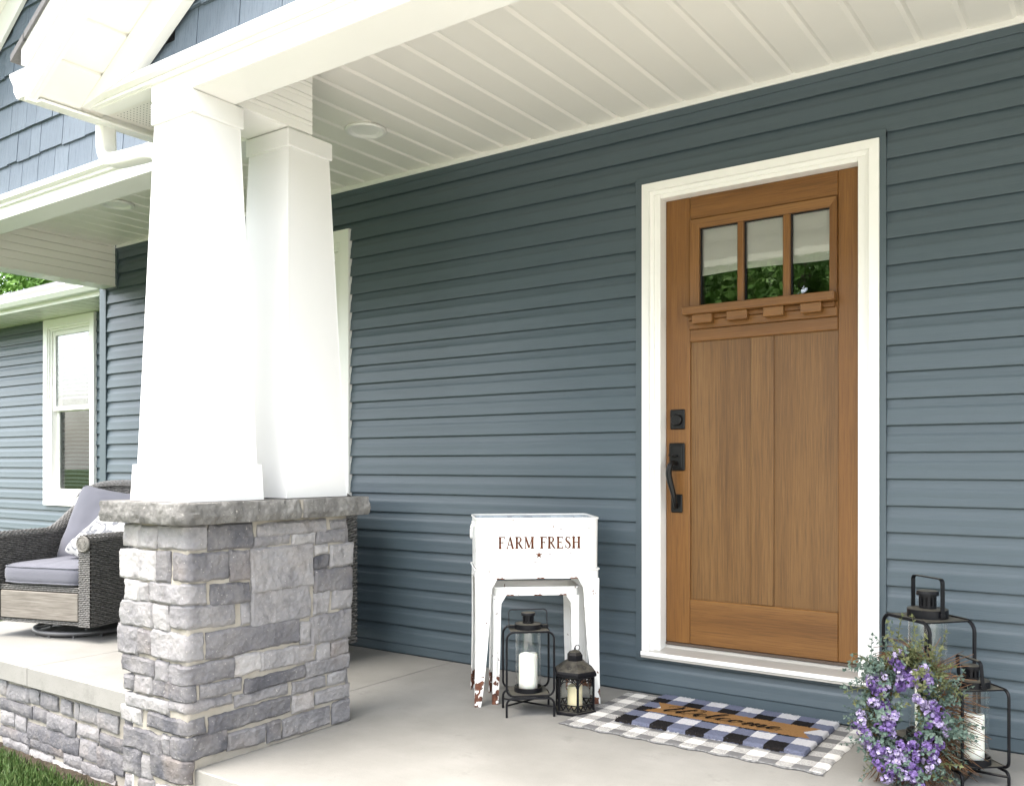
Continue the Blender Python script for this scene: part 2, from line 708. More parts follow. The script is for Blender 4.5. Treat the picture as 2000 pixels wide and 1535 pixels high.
# measured stones: face, start, end, bottom, top, tone
PIER_STONES = [
('r',-1.735,-1.549,0.731,0.818,0.25),('r',-1.528,-1.202,0.765,0.811,0.60),('r',-1.540,-1.382,0.731,0.764,0.50),('r',-1.372,-1.256,0.724,0.762,0.80),
('r',-1.173,-1.091,0.770,0.805,0.55),('r',-1.249,-1.099,0.720,0.767,0.50),('r',-1.647,-1.562,0.619,0.723,0.40),('r',-1.556,-1.266,0.563,0.724,0.62),
('r',-1.256,-1.191,0.678,0.712,0.75),('r',-1.259,-1.184,0.621,0.672,0.18),('r',-1.177,-1.053,0.625,0.709,0.65),('r',-1.259,-1.061,0.529,0.618,0.35),
('r',-1.726,-1.565,0.539,0.609,0.25),('r',-1.556,-1.280,0.444,0.571,0.58),('r',-1.263,-1.184,0.449,0.529,0.65),('r',-1.164,-1.061,0.452,0.529,0.60),
('r',-1.599,-1.562,0.462,0.533,0.60),('r',-1.277,-1.065,0.335,0.443,0.50),('r',-1.743,-1.333,0.360,0.451,0.40),('r',-1.328,-1.279,0.350,0.429,0.65),
('r',-1.627,-1.516,0.284,0.351,0.80),('r',-1.515,-1.261,0.277,0.344,0.65),('r',-1.245,-1.181,0.268,0.330,0.65),('r',-1.172,-1.082,0.270,0.327,0.50),
('r',-1.301,-1.076,0.210,0.270,0.50),('r',-1.767,-1.600,0.231,0.276,0.50),('r',-1.586,-1.304,0.217,0.260,0.22),('r',-1.188,-1.099,0.161,0.207,0.70),
('r',-1.368,-1.206,0.163,0.204,0.50),('r',-1.627,-1.391,0.175,0.212,0.55),('r',-1.368,-1.266,0.094,0.157,0.72),('r',-1.256,-1.076,0.100,0.149,0.60),
('r',-1.732,-1.378,0.104,0.163,0.28),('r',-1.414,-1.181,0.013,0.082,0.50),('r',-1.167,-1.076,0.006,0.088,0.50),('r',-1.656,-1.494,0.024,0.085,0.50),
('r',-1.488,-1.423,0.016,0.085,0.30),('f',-0.890,-0.792,0.738,0.815,0.75),('f',-0.788,-0.694,0.736,0.812,0.70),('f',-0.918,-0.702,0.623,0.725,0.85),
('f',-0.696,-0.617,0.626,0.727,0.30),('f',-0.882,-0.794,0.548,0.616,0.80),('f',-0.791,-0.743,0.549,0.614,0.65),('f',-0.908,-0.717,0.458,0.545,0.60),
('f',-0.708,-0.625,0.461,0.546,0.70),('f',-0.930,-0.808,0.358,0.454,0.50),('f',-0.805,-0.725,0.365,0.450,0.45),('f',-0.899,-0.710,0.294,0.349,0.30),
('f',-0.702,-0.628,0.289,0.351,0.50),('f',-0.890,-0.829,0.232,0.280,0.40),('f',-0.822,-0.721,0.228,0.287,0.55),('f',-0.877,-0.626,0.174,0.219,0.65),
('f',-0.912,-0.787,0.117,0.168,0.75),('f',-0.890,-0.664,0.028,0.098,0.22),('f',-0.658,-0.620,0.039,0.102,0.45),('f',-0.895,-0.791,-0.065,0.025,0.30),
('f',-0.784,-0.725,-0.064,0.008,0.50),('c',-0.682,-1.743,0.740,0.820,0.60),('c',-0.599,-1.654,0.633,0.724,0.35),('c',-0.734,-1.745,0.554,0.621,0.55),
('c',-0.614,-1.626,0.472,0.547,0.50),('c',-0.722,-1.758,0.365,0.455,0.60),('c',-0.622,-1.632,0.285,0.349,0.45),('c',-0.714,-1.785,0.230,0.288,0.25),
('c',-0.622,-1.637,0.194,0.227,0.50),('c',-0.747,-1.750,0.118,0.169,0.20),('c',-0.610,-1.660,0.035,0.109,0.20),('c',-0.726,-1.794,-0.046,0.036,0.15),]
WALL_STONES = [
(-2.896,-2.822,-0.192,-0.115),(-2.815,-2.589,-0.199,-0.127),(-2.586,-2.491,-0.189,-0.120),(-2.473,-2.313,-0.196,-0.126),(-2.280,-2.180,-0.197,-0.129),
(-2.155,-2.121,-0.198,-0.130),(-2.109,-1.954,-0.200,-0.129),(-1.951,-1.781,-0.212,-0.137),(-2.896,-2.562,-0.269,-0.212),(-2.548,-2.404,-0.268,-0.210),
(-2.408,-2.150,-0.292,-0.217),(-2.128,-1.943,-0.273,-0.222),(-1.928,-1.739,-0.295,-0.236),(-2.882,-2.745,-0.343,-0.276),(-2.727,-2.622,-0.352,-0.279),
(-2.605,-2.122,-0.377,-0.296),(-2.106,-1.957,-0.379,-0.292),(-1.957,-1.738,-0.398,-0.305),(-2.896,-2.574,-0.413,-0.357),(-2.570,-2.257,-0.416,-0.363),
(-2.253,-2.092,-0.439,-0.387),(-2.088,-1.815,-0.455,-0.397),(-2.854,-2.587,-0.468,-0.412),(-2.583,-2.357,-0.476,-0.429),(-2.349,-2.083,-0.495,-0.444),
(-2.076,-1.807,-0.485,-0.441),]

# ================================================================== the setting
GZ = -0.47
# lawn: one sheet to the horizon
def m_lawn():
    t = NT('lawn')
    v = t.coord(offset_by_object=False)
    c = t.ramp(t.noise(v, 1.5, 8, .7), [(.3, (.045, .080, .020)), (.7, (.085, .125, .036))])
    c = t.mix(t.ramp(t.noise(v, 90, 4), [(.45, (0, 0, 0)), (.65, (.6, .6, .6))]), c, (.025, .05, .012))
    t.set(c, .9, 0, .2)
    t.bump(t.noise(v, 130, 4), .8, .03)
    return t.m
MAT['lawn'] = m_lawn()
MAT['soil'] = m_plain('soil', (.060, .048, .036), .95, .1, var=.3, nscale=40, bump=.8, bscale=90)
g = MB().add([(-300, -300, GZ), (300, -300, GZ), (300, 300, GZ), (-300, 300, GZ)], [(0, 1, 2, 3)]).build('lawn', MAT['lawn'])
tag(g, kind='structure')
MAT['bounce'] = m_concrete('bounce_concrete', (.52, .495, .44), (.62, .595, .54))  # pale concrete, kept bright to bounce light under the porch
w = MB()
for k in range(5):
    w.box(-.35, 3.8, -4.6 - 2.5 * k + .01, -2.1 - 2.5 * k, GZ - .1, GZ + .03, .008)
    w.box(3.81, 8.0, -4.6 - 2.5 * k + .01, -2.1 - 2.5 * k, GZ - .1, GZ + .03, .008)
w = w.build('bounce_slab', MAT['bounce'])  # unseen slabs, added to throw light up onto ceiling and wall
tag(w, kind='structure')
w = MB().box(-.50, 2.9, -2.098, -1.80, GZ - .1, GZ + .20, .01).build('porch_step', MAT['bounce'])
tag(w, kind='structure')

# soil strip along the stone foundation
b = MB()
n = 60
def soil(u, v):
    x = -4.2 + 3.3 * u
    y = -1.30 - .10 * v - .03 * noise.noise(Vector((x * 9, 2, v)))
    return (x, y, GZ + .006 + .012 * (1 - v) + .007 * noise.noise(Vector((x * 20, y * 20, 1))))
b.grid(soil, 90, 6)
tag(b.build('soil_strip', MAT['soil'], smooth='all'), kind='structure')

# grass blades near the porch
MAT['blade'] = NT('grass_blade').m
def m_blade():
    t = NT('grass_blades')
    v = t.coord(offset_by_object=False)
    c = t.ramp(t.noise(v, 55, 3), [(.3, (.028, .060, .012)), (.52, (.052, .100, .022)), (.78, (.135, .130, .055))])
    t.set(c, .6, 0, .3)
    return t.m
MAT['blade'] = m_blade()
rg = random.Random(3)
vs = []
fs = []
for i in range(34000):
    x = rg.uniform(-3.3, -.9)
    y = rg.uniform(-2.5, -1.365)
    if y > -1.40 and rg.random() < .55:
        continue
    h = rg.uniform(.022, .062)
    a = rg.uniform(0, 2 * PI)
    wd = rg.uniform(.0016, .0032)
    lean = rg.uniform(.0, .035)
    la = rg.uniform(0, 2 * PI)
    dx, dy = math.cos(a) * wd, math.sin(a) * wd
    lx, ly = math.cos(la) * lean, math.sin(la) * lean
    o = len(vs)
    vs += [(x - dx, y - dy, GZ - .003), (x + dx, y + dy, GZ - .003), (x + dx * .8 + lx * .4, y + dy * .8 + ly * .4, GZ + h * .6),
           (x - dx * .8 + lx * .4, y - dy * .8 + ly * .4, GZ + h * .6), (x + lx, y + ly, GZ + h)]
    fs += [(o, o + 1, o + 2, o + 3), (o + 3, o + 2, o + 4)]
me = bpy.data.meshes.new('grass')
me.from_pydata(vs, [], fs)
me.materials.append(MAT['blade'])
go = link('grass', me)
tag(go, 'short mown green grass beside the stone foundation', 'grass', kind='stuff')

# porch floor: concrete slab sections with control joints
pf = bpy.data.objects.new('porch_floor', None)
COL.objects.link(pf)
tag(pf, kind='structure')
def slab(x0, x1, y0):
    MB().box(x0 + .0013, x1 - .0013, y0, 0.0, -.098, 0.0, .004).build('slab_section', MAT['concrete'], pf)
slab(-5.2 + 1.15, -2.54, -1.345)
slab(-2.54, -.862, -1.345)
slab(-.862, 2.0, -1.785)
slab(2.0, 4.6, -1.785)
MB().box(-4.0, 4.6, -1.30, -.002, GZ - .05, -.0995).build('slab_footing', MAT['mortar'], pf)
MB().box(-.84, 4.6, -1.74, -1.3005, GZ - .05, -.0995).build('slab_footing', MAT['mortar'], pf)

# ================================================================== the house
house = thing('house', 'craftsman house with slate blue lap siding and white trimmed front porch', 'house')
P = 0.1016
Z0 = .0569
CEIL = 2.597
DOOR = (.210, 1.272, .151, 2.303)
WIN = (-2.50, -1.597, .60, 2.359)

PROF = [(-.0012, .010), (-.0120, .009), (-.0135, .0), (-.0165, .0), (-.0168, .004), (-.0135, .030), (-.0118, .052), (-.0108, .058), (-.0072, .068), (-.0042, .082), (-.0022, .097), (-.0005, .1035)]
def board(parent, x0, x1, y, z, ztop=None):
    """one lap board of the given course, its face towards -Y"""
    if ztop is not None and ztop < z + .012:
        return None
    pr = [(py + y, pz + z) for (py, pz) in PROF]
    if ztop is not None and ztop < z + P:
        cut = [q for q in pr if q[1] < ztop - .002]
        pr = cut + [(cut[-1][0], ztop), (y - .0004, ztop)]
    b = MB()
    n = len(pr)
    # slight waviness along the board
    m = max(1, int((x1 - x0) / .35))
    vs = []
    for i in range(m + 1):
        x = x0 + (x1 - x0) * i / m
        for k, (py, pz) in enumerate(pr):
            wv = .0012 * noise.noise(Vector((x * 1.7, z * 9, y))) if 0 < k < n - 1 else 0
            vs.append((x, py + wv, pz))
    fs = []
    for i in range(m):
        for k in range(n - 1):
            fs.append((i * n + k, (i + 1) * n + k, (i + 1) * n + k + 1, i * n + k + 1))
    fs.append(tuple(range(n)))
    fs.append(tuple(m * n + k for k in range(n))[::-1])
    b.add(vs, fs)
    return b.build('siding_board', MAT['siding'], parent)

def course_runs(x0, x1, za, zb, holes):
    runs = [(x0, x1)]
    for (hx0, hx1, hz0, hz1) in holes:
        if za >= hz0 - .03 and zb <= hz1 + .03:
            new = []
            for (a, c) in runs:
                if hx0 > a and hx1 < c:
                    new += [(a, hx0), (hx1, c)]
                else:
                    new.append((a, c))
            runs = new
    return runs

# main wall: sheathing with the door opening, then the boards
wall = MB()
wall.box(-4.14, -2.42, .002, .14, -.1, 2.70)
wall.box(-2.42, -1.68, .002, .14, -.1, .68).box(-2.42, -1.68, .002, .14, 2.28, 2.70)
wall.box(-1.68, .292, .002, .14, -.1, 2.70)
wall.box(1.19, 4.6, .002, .14, -.1, 2.70)
wall.box(.292, 1.19, .002, .14, -.1, .155)
wall.box(.292, 1.19, .002, .14, 2.235, 2.70)
wall = wall.build('wall', MAT['siding_trim'], house)
jd = (DOOR[0] + .022, DOOR[1] - .022, DOOR[2] + .02, DOOR[3] - .02)
for k in range(-1, 26):
    z = Z0 + k * P
    top = 2.548
    if z > top - .01:
        break
    for (a, c) in course_runs(-4.083, 4.6, z, z + P, [jd, WIN]):
        if k == -1:
            MB().box(a, c, -.0125, 0, .006, Z0 - .001, .003).build('starter_strip', MAT['siding_trim'], wall)
        else:
            board(wall, a, c, 0.0, z, top if z + P > top else None)
# utility trim under the soffit, corner post, white wall moulding
MB().prism([(-.0005, 2.546), (-.019, 2.546), (-.019, 2.5755), (-.0005, 2.5755)], 0, -4.083, 4.6).build('finish_trim', MAT['siding_trim'], wall)
MB().prism([(-.0005, 2.5765), (-.026, 2.5765), (-.026, 2.584), (-.021, 2.5845), (-.021, 2.606), (-.0005, 2.606)], 0, -3.948, 4.6).build('wall_moulding', MAT['white'], wall)
MB().prism([(-4.163, .16), (-4.163, -.022), (-4.083, -.022), (-4.083, -.002), (-4.142, -.002), (-4.142, .16)], 2, -.1, 2.312).build('corner_post', MAT['siding_trim'], wall)

# door trim: J channel, brick mould, jambs
x0, x1, z0, z1 = DOOR
dt = MB()
dt.prism([(x0, -.022), (x0 + .034, -.022), (x0 + .034, -.0005), (x0, -.0005)], 2, z0, z1 - .0005)
dt.prism([(x1 - .024, -.022), (x1, -.022), (x1, -.0005), (x1 - .024, -.0005)], 2, z0, z1 - .0005)
dt.prism([(x0, z1 - .030), (x0 + .034, z1 - .030), (x1 - .024, z1 - .030), (x1, z1 - .030), (x1, z1), (x0, z1)], 1, -.0235, -.001)
dt.build('channel_trim', MAT['siding_trim'], wall)
MB().box(x0 + .0, x1 - .0, -.0225, -.0005, z0 + .0, z0 + .034, .004).build('channel_trim', MAT['siding_trim'], wall)

def mould(parent, xa, xb, za, zb, w, y0, mat, name='door_casing', bottom=False, steps=None):
    """mitred moulding of stepped profile round an opening xa..xb, za..zb (outer size)"""
    steps = steps or [(0, -.002), (0, y0), (w * .68, y0 - .003), (w * .70, y0 + .013), (w, y0 + .015), (w, -.002)]
    def ring(d):
        L = [(xa + d, za + (d if bottom else 0)), (xa + d, zb - d), (xb - d, zb - d), (xb - d, za + (d if bottom else 0))]
        return L
    segs = [(0, 1), (1, 2), (2, 3)] + ([(3, 0)] if bottom else [])
    for (i, j) in segs:
        vs = []
        for e in (i, j):
            for (d, y) in steps:
                px, pz = ring(d)[e]
                vs.append((px, y, pz))
        n = len(steps)
        fs = [(k, k + 1, n + k + 1, n + k) for k in range(n - 1)]
        fs += [tuple(range(n))[::-1], tuple(range(n, 2 * n))]
        MB().add(vs, fs).build(name, mat, parent)

door = MB()
# jambs and head behind the brick mould
door.box(.288, .324, -.010, .13, .19, 2.236, .002)
door.box(1.166, 1.204, -.010, .13, .19, 2.236, .002)
door.box(.3245, 1.1655, -.010, .13, 2.202, 2.236, .002)
door = door.build('door', MAT['white'], house)
mould(door, .245, 1.249, .19, 2.271, .052, -.034, MAT['white'])
# threshold
MB().prism([(-.046, .170), (-.046, .196), (.035, .209), (.048, .222), (.10, .222), (.10, .170)], 0, .247, 1.247).build('threshold', MAT['alum'], door)
MB().box(.247, 1.247, -.052, -.0465, .180, .198, .002).build('threshold_nose', MAT['white'], door)
MB().box(.326, 1.164, .040, .060, .2225, .234, .002).build('door_sweep', MAT['bronze'], door)
# slab: stiles, rails, panels (all fronts near y = .046)
YF = .046
def piece(name, xa, xb, za, zb, m, dy=0.0, th=.04, bev=.003):
    return MB().box(xa, xb, YF + dy, YF + dy + th, za, zb, bev).build(name, MAT[m], door)
piece('stile', .325, .4395, .235, 2.2015, 'wood_v')
piece('stile', 1.0765, 1.165, .235, 2.2015, 'wood_v')
piece('rail', .440, 1.076, 2.100, 2.2015, 'wood_h')
piece('rail', .440, 1.076, 1.564, 1.6175, 'wood_h')
piece('rail', .440, 1.076, .235, .4325, 'wood_h')
piece('mullion', .7145, .8125, .433, 1.5635, 'wood_p', .004)
for (a, c) in ((.436, .718), (.809, 1.080)):
    piece('panel', a, c, .428, 1.568, 'wood_p', .013, .02, .0)
# lite frame, proud of the slab
def lite_side(pts, m):
    # pts: outer a, outer b, inner b, inner a in (x,z)
    (a, b_, c, d) = pts
    yo, yi = YF - .010, YF - .004
    MB().hexa([(a[0], YF + .03, a[1]), (b_[0], YF + .03, b_[1]), (c[0], YF + .03, c[1]), (d[0], YF + .03, d[1])],
              [(a[0], yo, a[1]), (b_[0], yo, b_[1]), (c[0], yi, c[1]), (d[0], yi, d[1])]).build('lite_frame', MAT[m], door)
LX0, LX1, LZ0, LZ1 = .4435, 1.0735, 1.690, 2.0965
IX0, IX1, IZ0, IZ1 = .486, 1.043, 1.712, 2.058
lite_side([(LX0, LZ0), (LX0, LZ1), (IX0, IZ1), (IX0, IZ0)], 'wood_v')
lite_side([(LX0, LZ1), (LX1, LZ1), (IX1, IZ1), (IX0, IZ1)], 'wood_h')
lite_side([(LX1, LZ1), (LX1, LZ0), (IX1, IZ0), (IX1, IZ1)], 'wood_v')
lite_side([(LX1, LZ0), (LX0, LZ0), (IX0, IZ0), (IX1, IZ0)], 'wood_h')
for (a, c) in ((.6585, .6865), (.8545, .8845)):
    MB().box(a, c, YF - .007, YF + .028, IZ0, IZ1, .004).build('glazing_bar', MAT['wood_v'], door)
for (a, c) in ((IX0, .6585), (.6865, .8545), (.8845, IX1)):
    MB().box(a + .0005, c - .0005, YF + .020, YF + .024, IZ0, IZ1).build('pane', MAT['doorglass'], door)
    # dark glazing gasket
    gk = MB()
    gk.box(a, a + .004, YF + .008, YF + .0195, IZ0, IZ1).box(c - .003, c, YF + .008, YF + .0195, IZ0, IZ1).box(a + .0041, c - .0031, YF + .008, YF + .0195, IZ1 - .003, IZ1)
    gk.build('gasket', MAT['dark'], door)
# shelf with dentils
MB().box(.440, 1.0762, YF + .002, YF + .03, 1.6178, 1.6895).build('shelf_backing', MAT['wood_h'], door)
MB().box(1.0738, 1.0762, YF + .004, YF + .03, 1.690, 2.0995).build('shelf_backing', MAT['wood_v'], door)
MB().box(.4397, .4432, YF + .004, YF + .03, 1.690, 2.0995).build('shelf_backing', MAT['wood_v'], door)
MB().box(.428, 1.076, YF - .062, YF - .0005, 1.675, 1.7115, .003).build('shelf', MAT['wood_h'], door)
MB().box(.441, 1.068, YF - .022, YF - .0005, 1.655, 1.6745, .002).build('shelf_moulding', MAT['wood_h'], door)
MB().box(.441, 1.074, YF - .010, YF - .0005, 1.618, 1.6547, .002).build('shelf_moulding', MAT['wood_h'], door)
for (a, c) in ((.470, .560), (.627, .716), (.785, .870), (.939, 1.022)):
    MB().box(a, c, YF - .048, YF - .0225, 1.636, 1.6747, .002).build('dentil', MAT['wood_h'], door)
    MB().box(a + .004, c - .004, YF - .0224, YF - .0103, 1.636, 1.6545).build('dentil_back', MAT['wood_h'], door)
# linen shade hung behind the glass, then a box coloured near-black to stand for the unlit hall
b = MB()
def shade(u, v):
    x = .46 + .61 * u
    z = 2.10 - .243 * v
    y = YF + .036 + .006 * noise.noise(Vector((x * 6 + z * 9, z * 14, 3))) + .004 * math.sin(z * 60 + 3 * noise.noise(Vector((x * 4, z * 3, 8))))
    if v > .86:
        y -= .004
    return (x, y, z + .004 * math.sin(x * 11))
b.grid(shade, 60, 40)
def m_shade():
    t = NT('linen_shade')
    v = t.coord(offset_by_object=False)
    c = t.mix(t.noise(v, 12, 4), (.88, .86, .79), (.94, .925, .86))
    t.set(c, .9, 0, .1)
    t.b.inputs['Emission Color'].default_value = (0, 0, 0, 1)
    return t.m
MAT['shade'] = m_shade()
b.build('window_shade', MAT['shade'], door, smooth='all')
hall = MB()
hall.add([(.2, YF + .75, .2), (1.3, YF + .75, .2), (1.3, YF + .75, 2.4), (.2, YF + .75, 2.4), (.2, YF + .095, .2), (1.3, YF + .095, .2), (1.3, YF + .095, 2.4), (.2, YF + .095, 2.4)],
         [(0, 1, 2, 3), (0, 1, 5, 4), (1, 2, 6, 5), (2, 3, 7, 6), (3, 0, 4, 7)])
hall.build('hall_dark_box', MAT['dark'], house)

# handle set
hs = MB()
hs.box(.349, .419, YF - .010, YF - .0005, 1.181, 1.269, .004)
dbt = hs.build('deadbolt', MAT['hardware'], door)
def knob_y(prof, x, z, name, par, mat='hardware', n=28):
    b = MB().lathe(prof, (0, 0, 0), n)
    b.v = [(x + p[0], YF - p[2], z + p[1]) for p in b.v]
    return b.build(name, MAT[mat], par, smooth=True)
knob_y([(.026, .009), (.025, .022), (.021, .026), (0, .026)], .384, 1.222, 'lock_cylinder', dbt)
knob_y([(.010, .0261), (.010, .0275), (.0, .0275)], .384, 1.216, 'keyway', dbt)
hp = MB().box(.345, .419, YF - .012, YF - .0005, .998, 1.120, .004)
hp.box(.353, .411, YF - .018, YF - .012, 1.008, 1.110, .003)
hp = hp.build('door_handle', MAT['hardware'], door)
MB().tube(spline([(.384, YF - .015, 1.028), (.381, YF - .040, 1.034), (.374, YF - .062, 1.020), (.369, YF - .064, .985), (.374, YF - .058, .945), (.382, YF - .050, .905), (.386, YF - .040, .865), (.383, YF - .026, .842), (.381, YF - .012, .838)], 5),
          [.009, .010, .0115, .013, .0135, .013, .011, .0095, .0092, .0094], 12).build('grip', MAT['hardware'], hp, smooth=True)
tl = MB()
tl.box(.366, .392, YF - .034, YF - .018, 1.058, 1.066, .002).box(.356, .382, YF - .046, YF - .034, 1.062, 1.068, .002)
tl.build('thumb_latch', MAT['hardware'], hp)
MB().box(.353, .407, YF - .010, YF - .0005, .812, .893, .004).build('foot_plate', MAT['hardware'], hp)

# ------------------------------------------------------------------ windows
def window(name, xa, xb, za, zb, y, cas, wall_obj, sash_mid, blinds=True):
    """double-hung window with flat casing; y is the wall face"""
    root = MB()
    o = .0
    ia, ib, ja, jb = xa + cas, xb - cas, za + cas, zb - cas
    # frame liner
    root.box(ia - .01, ia + .022, y - .004, y + .10, ja, jb).box(ib - .022, ib + .01, y - .004, y + .10, ja, jb)
    root.box(ia + .0225, ib - .0225, y - .004, y + .10, jb - .022, jb + .01).box(ia + .0225, ib - .0225, y - .004, y + .10, ja - .01, ja + .022)
    root = root.build(name, MAT['white'], house)
    # four casings butted with mitres, bevelled inner bead
    st = [(0, y - .001), (0, y - .030), (cas * .80, y - .030), (cas * .82, y - .020), (cas, y - .018), (cas, y - .001)]
    mould(root, xa, xb, za, zb, cas, 0, MAT['white'], 'window_casing', True, st)
    ia += .0225
    ib -= .0225
    ja += .0225
    jb -= .0225
    zm = sash_mid
    fr = .042
    for (sa, sb, yy, nm) in ((zm, jb, y + .010, 'upper_sash'), (ja, zm + .035, y + .045, 'lower_sash')):
        s = MB()
        s.box(ia, ia + fr, yy, yy + .03, sa, sb, .003).box(ib - fr, ib, yy, yy + .03, sa, sb, .003)
        s.box(ia + fr + .0003, ib - fr - .0003, yy, yy + .03, sb - fr, sb, .003).box(ia + fr + .0003, ib - fr - .0003, yy, yy + .03, sa, sa + fr, .003)
        s = s.build(nm, MAT['white'], root)
        MB().box(ia + fr, ib - fr, yy + .012, yy + .016, sa + fr, sb - fr).build('pane', MAT['winglass' if nm == 'upper_sash' else 'screenglass'], s)
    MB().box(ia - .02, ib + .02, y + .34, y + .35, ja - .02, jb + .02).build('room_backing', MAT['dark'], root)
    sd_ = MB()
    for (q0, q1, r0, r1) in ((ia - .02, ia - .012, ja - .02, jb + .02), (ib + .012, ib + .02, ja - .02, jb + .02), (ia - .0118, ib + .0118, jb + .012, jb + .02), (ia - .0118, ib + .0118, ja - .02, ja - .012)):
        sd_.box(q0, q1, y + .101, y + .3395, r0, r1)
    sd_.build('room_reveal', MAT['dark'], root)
    if blinds:
        me = None
        n = int((jb - zm - .09) / .036)
        for k in range(n):
            z = jb - .02 - k * .036
            sag = .004 * math.sin(k * 1.7)
            if me is None:
                q = MB()
                def slat(u, v):
                    return ((ia + .01) + (ib - ia - .02) * u, .024 * (v - .5), .010 * (v - .5) * 2 + .003 * (1 - (2 * v - 1) ** 2) + .004 * math.sin(u * 5))
                q.grid(slat, 8, 3)
                me = q.mesh('blind_slat', MAT['blind'], 'all')
            link('blind_slat', me, root, (0, y + .058, z + sag))
        for k in range(int((zm - ja) / .036)):
            link('blind_slat', me, root, (0, y + .098, zm - .02 - k * .036 + .003 * math.sin(k * 2.1)))
    return root

window('window', -6.514, -5.630, .645, 2.400, .80, .088, None, 1.535)
window('window', WIN[0], WIN[1], WIN[2], WIN[3], 0.0, .088, None, 1.50, False)

# ------------------------------------------------------------------ wing of the house at the left
wy = .81
wb = MB().box(-9.5, -6.43, wy + .002, wy + .14, GZ, 2.50).box(-5.715, -4.163, wy + .002, wy + .14, GZ, 2.50)
wb.box(-6.43, -5.715, wy + .002, wy + .14, GZ, .73).box(-6.43, -5.715, wy + .002, wy + .14, 2.32, 2.50)
wing = wb.build('wing_wall', MAT['siding_trim'], house)
wwin = (-6.514, -5.630, .645, 2.40)
for k in range(-5, 24):
    z = Z0 + .03 + k * P
    for (a, c) in course_runs(-9.5, -4.165, z, z + P, [wwin]):
        if a > -5:
            continue
        board(wing, a, c, wy, z, 2.402 if z + P > 2.402 else None)
MB().box(-4.1415, -4.10, .1405, wy + .14, GZ, 2.55).build('side_wall', MAT['siding_trim'], house)
# wing eave: soffit, fascia, gutter, roof
sf = MB().box(-9.5, -4.165, .405, wy, 2.45, 2.47).build('wing_soffit', MAT['soffit'], house)
for k in range(34):
    xx = -9.5 + .1588 * k
    if xx > -4.35:
        break
    MB().prism([(xx + .001, 2.449), (xx + .010, 2.418), (xx + .024, 2.406), (xx + .152, 2.406), (xx + .157, 2.418), (xx + .158, 2.449)], 1, .41, wy - .004).build('soffit_panel', MAT['soffit'], sf)
MB().box(-9.5, -4.165, .380, .4045, 2.398, 2.52, .003).build('wing_fascia', MAT['white'], house)
gp = [(.378, 2.435), (.318, 2.435), (.290, 2.470), (.290, 2.490), (.272, 2.522), (.272, 2.530), (.280, 2.530), (.282, 2.524), (.300, 2.492), (.372, 2.441), (.374, 2.520), (.379, 2.520)]
MB().prism(gp, 0, -9.5, -4.168).build('wing_gutter', MAT['white'], house)
def m_shingle():
    t = NT('grey_shingles')
    v = t.coord((1, 1, 1), offset_by_object=False)
    br = t.n('ShaderNodeTexBrick')
    br.inputs['Scale'].default_value = 1.0
    br.inputs['Brick Width'].default_value = .22
    br.inputs['Row Height'].default_value = .13
    br.inputs['Mortar Size'].default_value = .006
    br.inputs['Color1'].default_value = (.115, .112, .115, 1)
    br.inputs['Color2'].default_value = (.175, .171, .175, 1)
    br.inputs['Mortar'].default_value = (.05, .05, .05, 1)
    t.l(v, br.inputs['Vector'])
    c = t.mix(t.noise(v, 150, 3), br.outputs[0], (.10, .098, .10))
    t.set(c, .95, 0, .1)
    t.bump(br.outputs[1], -.4, .01)
    return t.m
MAT['shingle'] = m_shingle()
# hip roof of the wing: front slope and the hip end
rf = MB()
rz0, ry0 = 2.52, .30
rf.add([(-9.5, ry0, rz0), (-4.168, ry0, rz0), (-4.168, ry0 + 2.6, rz0 + 1.10), (-6.6, ry0 + 2.6, rz0 + 1.10), (-9.5, ry0 + .6, rz0 + .25),
        (-9.5, ry0, rz0 - .012), (-4.168, ry0, rz0 - .012), (-4.168, ry0 + 2.6, rz0 + 1.088), (-6.6, ry0 + 2.6, rz0 + 1.088), (-9.5, ry0 + .6, rz0 + .238)],
       [(0, 1, 2, 3, 4), (5, 6, 7, 8, 9), (0, 1, 6, 5), (1, 2, 7, 6), (2, 3, 8, 7), (3, 4, 9, 8), (4, 0, 5, 9)])
rf.build('wing_roof', MAT['shingle'], house)

# ------------------------------------------------------------------ porch ceiling
ceil = MB().box(-3.955, 4.6, -1.19, -.003, 2.625, 2.66).box(-.838, 4.6, -1.58, -1.1905, 2.625, 2.66).build('porch_ceiling', MAT['soffit'], house)
GS, GX = .1588, .122
pp = [(.0002, .024), (.0002, .0065), (.003, .0068), (.019, 0.0), (.1460, 0.0), (.1586, .0065), (.1586, .024)]
def soffit_panel(xl, ya, yb):
    MB().prism([(xl + a, CEIL + c) for (a, c) in pp], 1, ya, yb).build('soffit_panel', MAT['soffit'], ceil)
k = -26
while GX + k * GS < 4.4:
    xl = GX + k * GS
    if xl + GS < -.86:
        soffit_panel(xl, -1.19, -.0275)
    elif xl > -.605:
        soffit_panel(xl, -1.58, -.0275)
    else:
        soffit_panel(xl, -1.21, -.0275)
    k += 1

# ------------------------------------------------------------------ beams
def beam(x0, x1, yf, yb, name, xt):
    b = MB().box(x0, x1, yf, yb, 2.315, 2.428, .003).box(x0, x1, yb - .05, yb, 2.4285, 2.66, .003).build(name, MAT['white'], house)
    MB().prism([(yf - .0005, 2.377), (yf - .016, 2.377), (yf - .018, 2.383), (yf - .012, 2.392), (yf - .038, 2.398), (yf - .038, 2.424), (yf - .0005, 2.428)], 0, xt, x1).build('drip_trim', MAT['white'], b)
    return b
beam(-.828, 4.6, -1.757, -1.575, 'porch_beam', -1.205)
beam(-3.952, -.8405, -1.326, -1.180, 'porch_beam', -3.952)
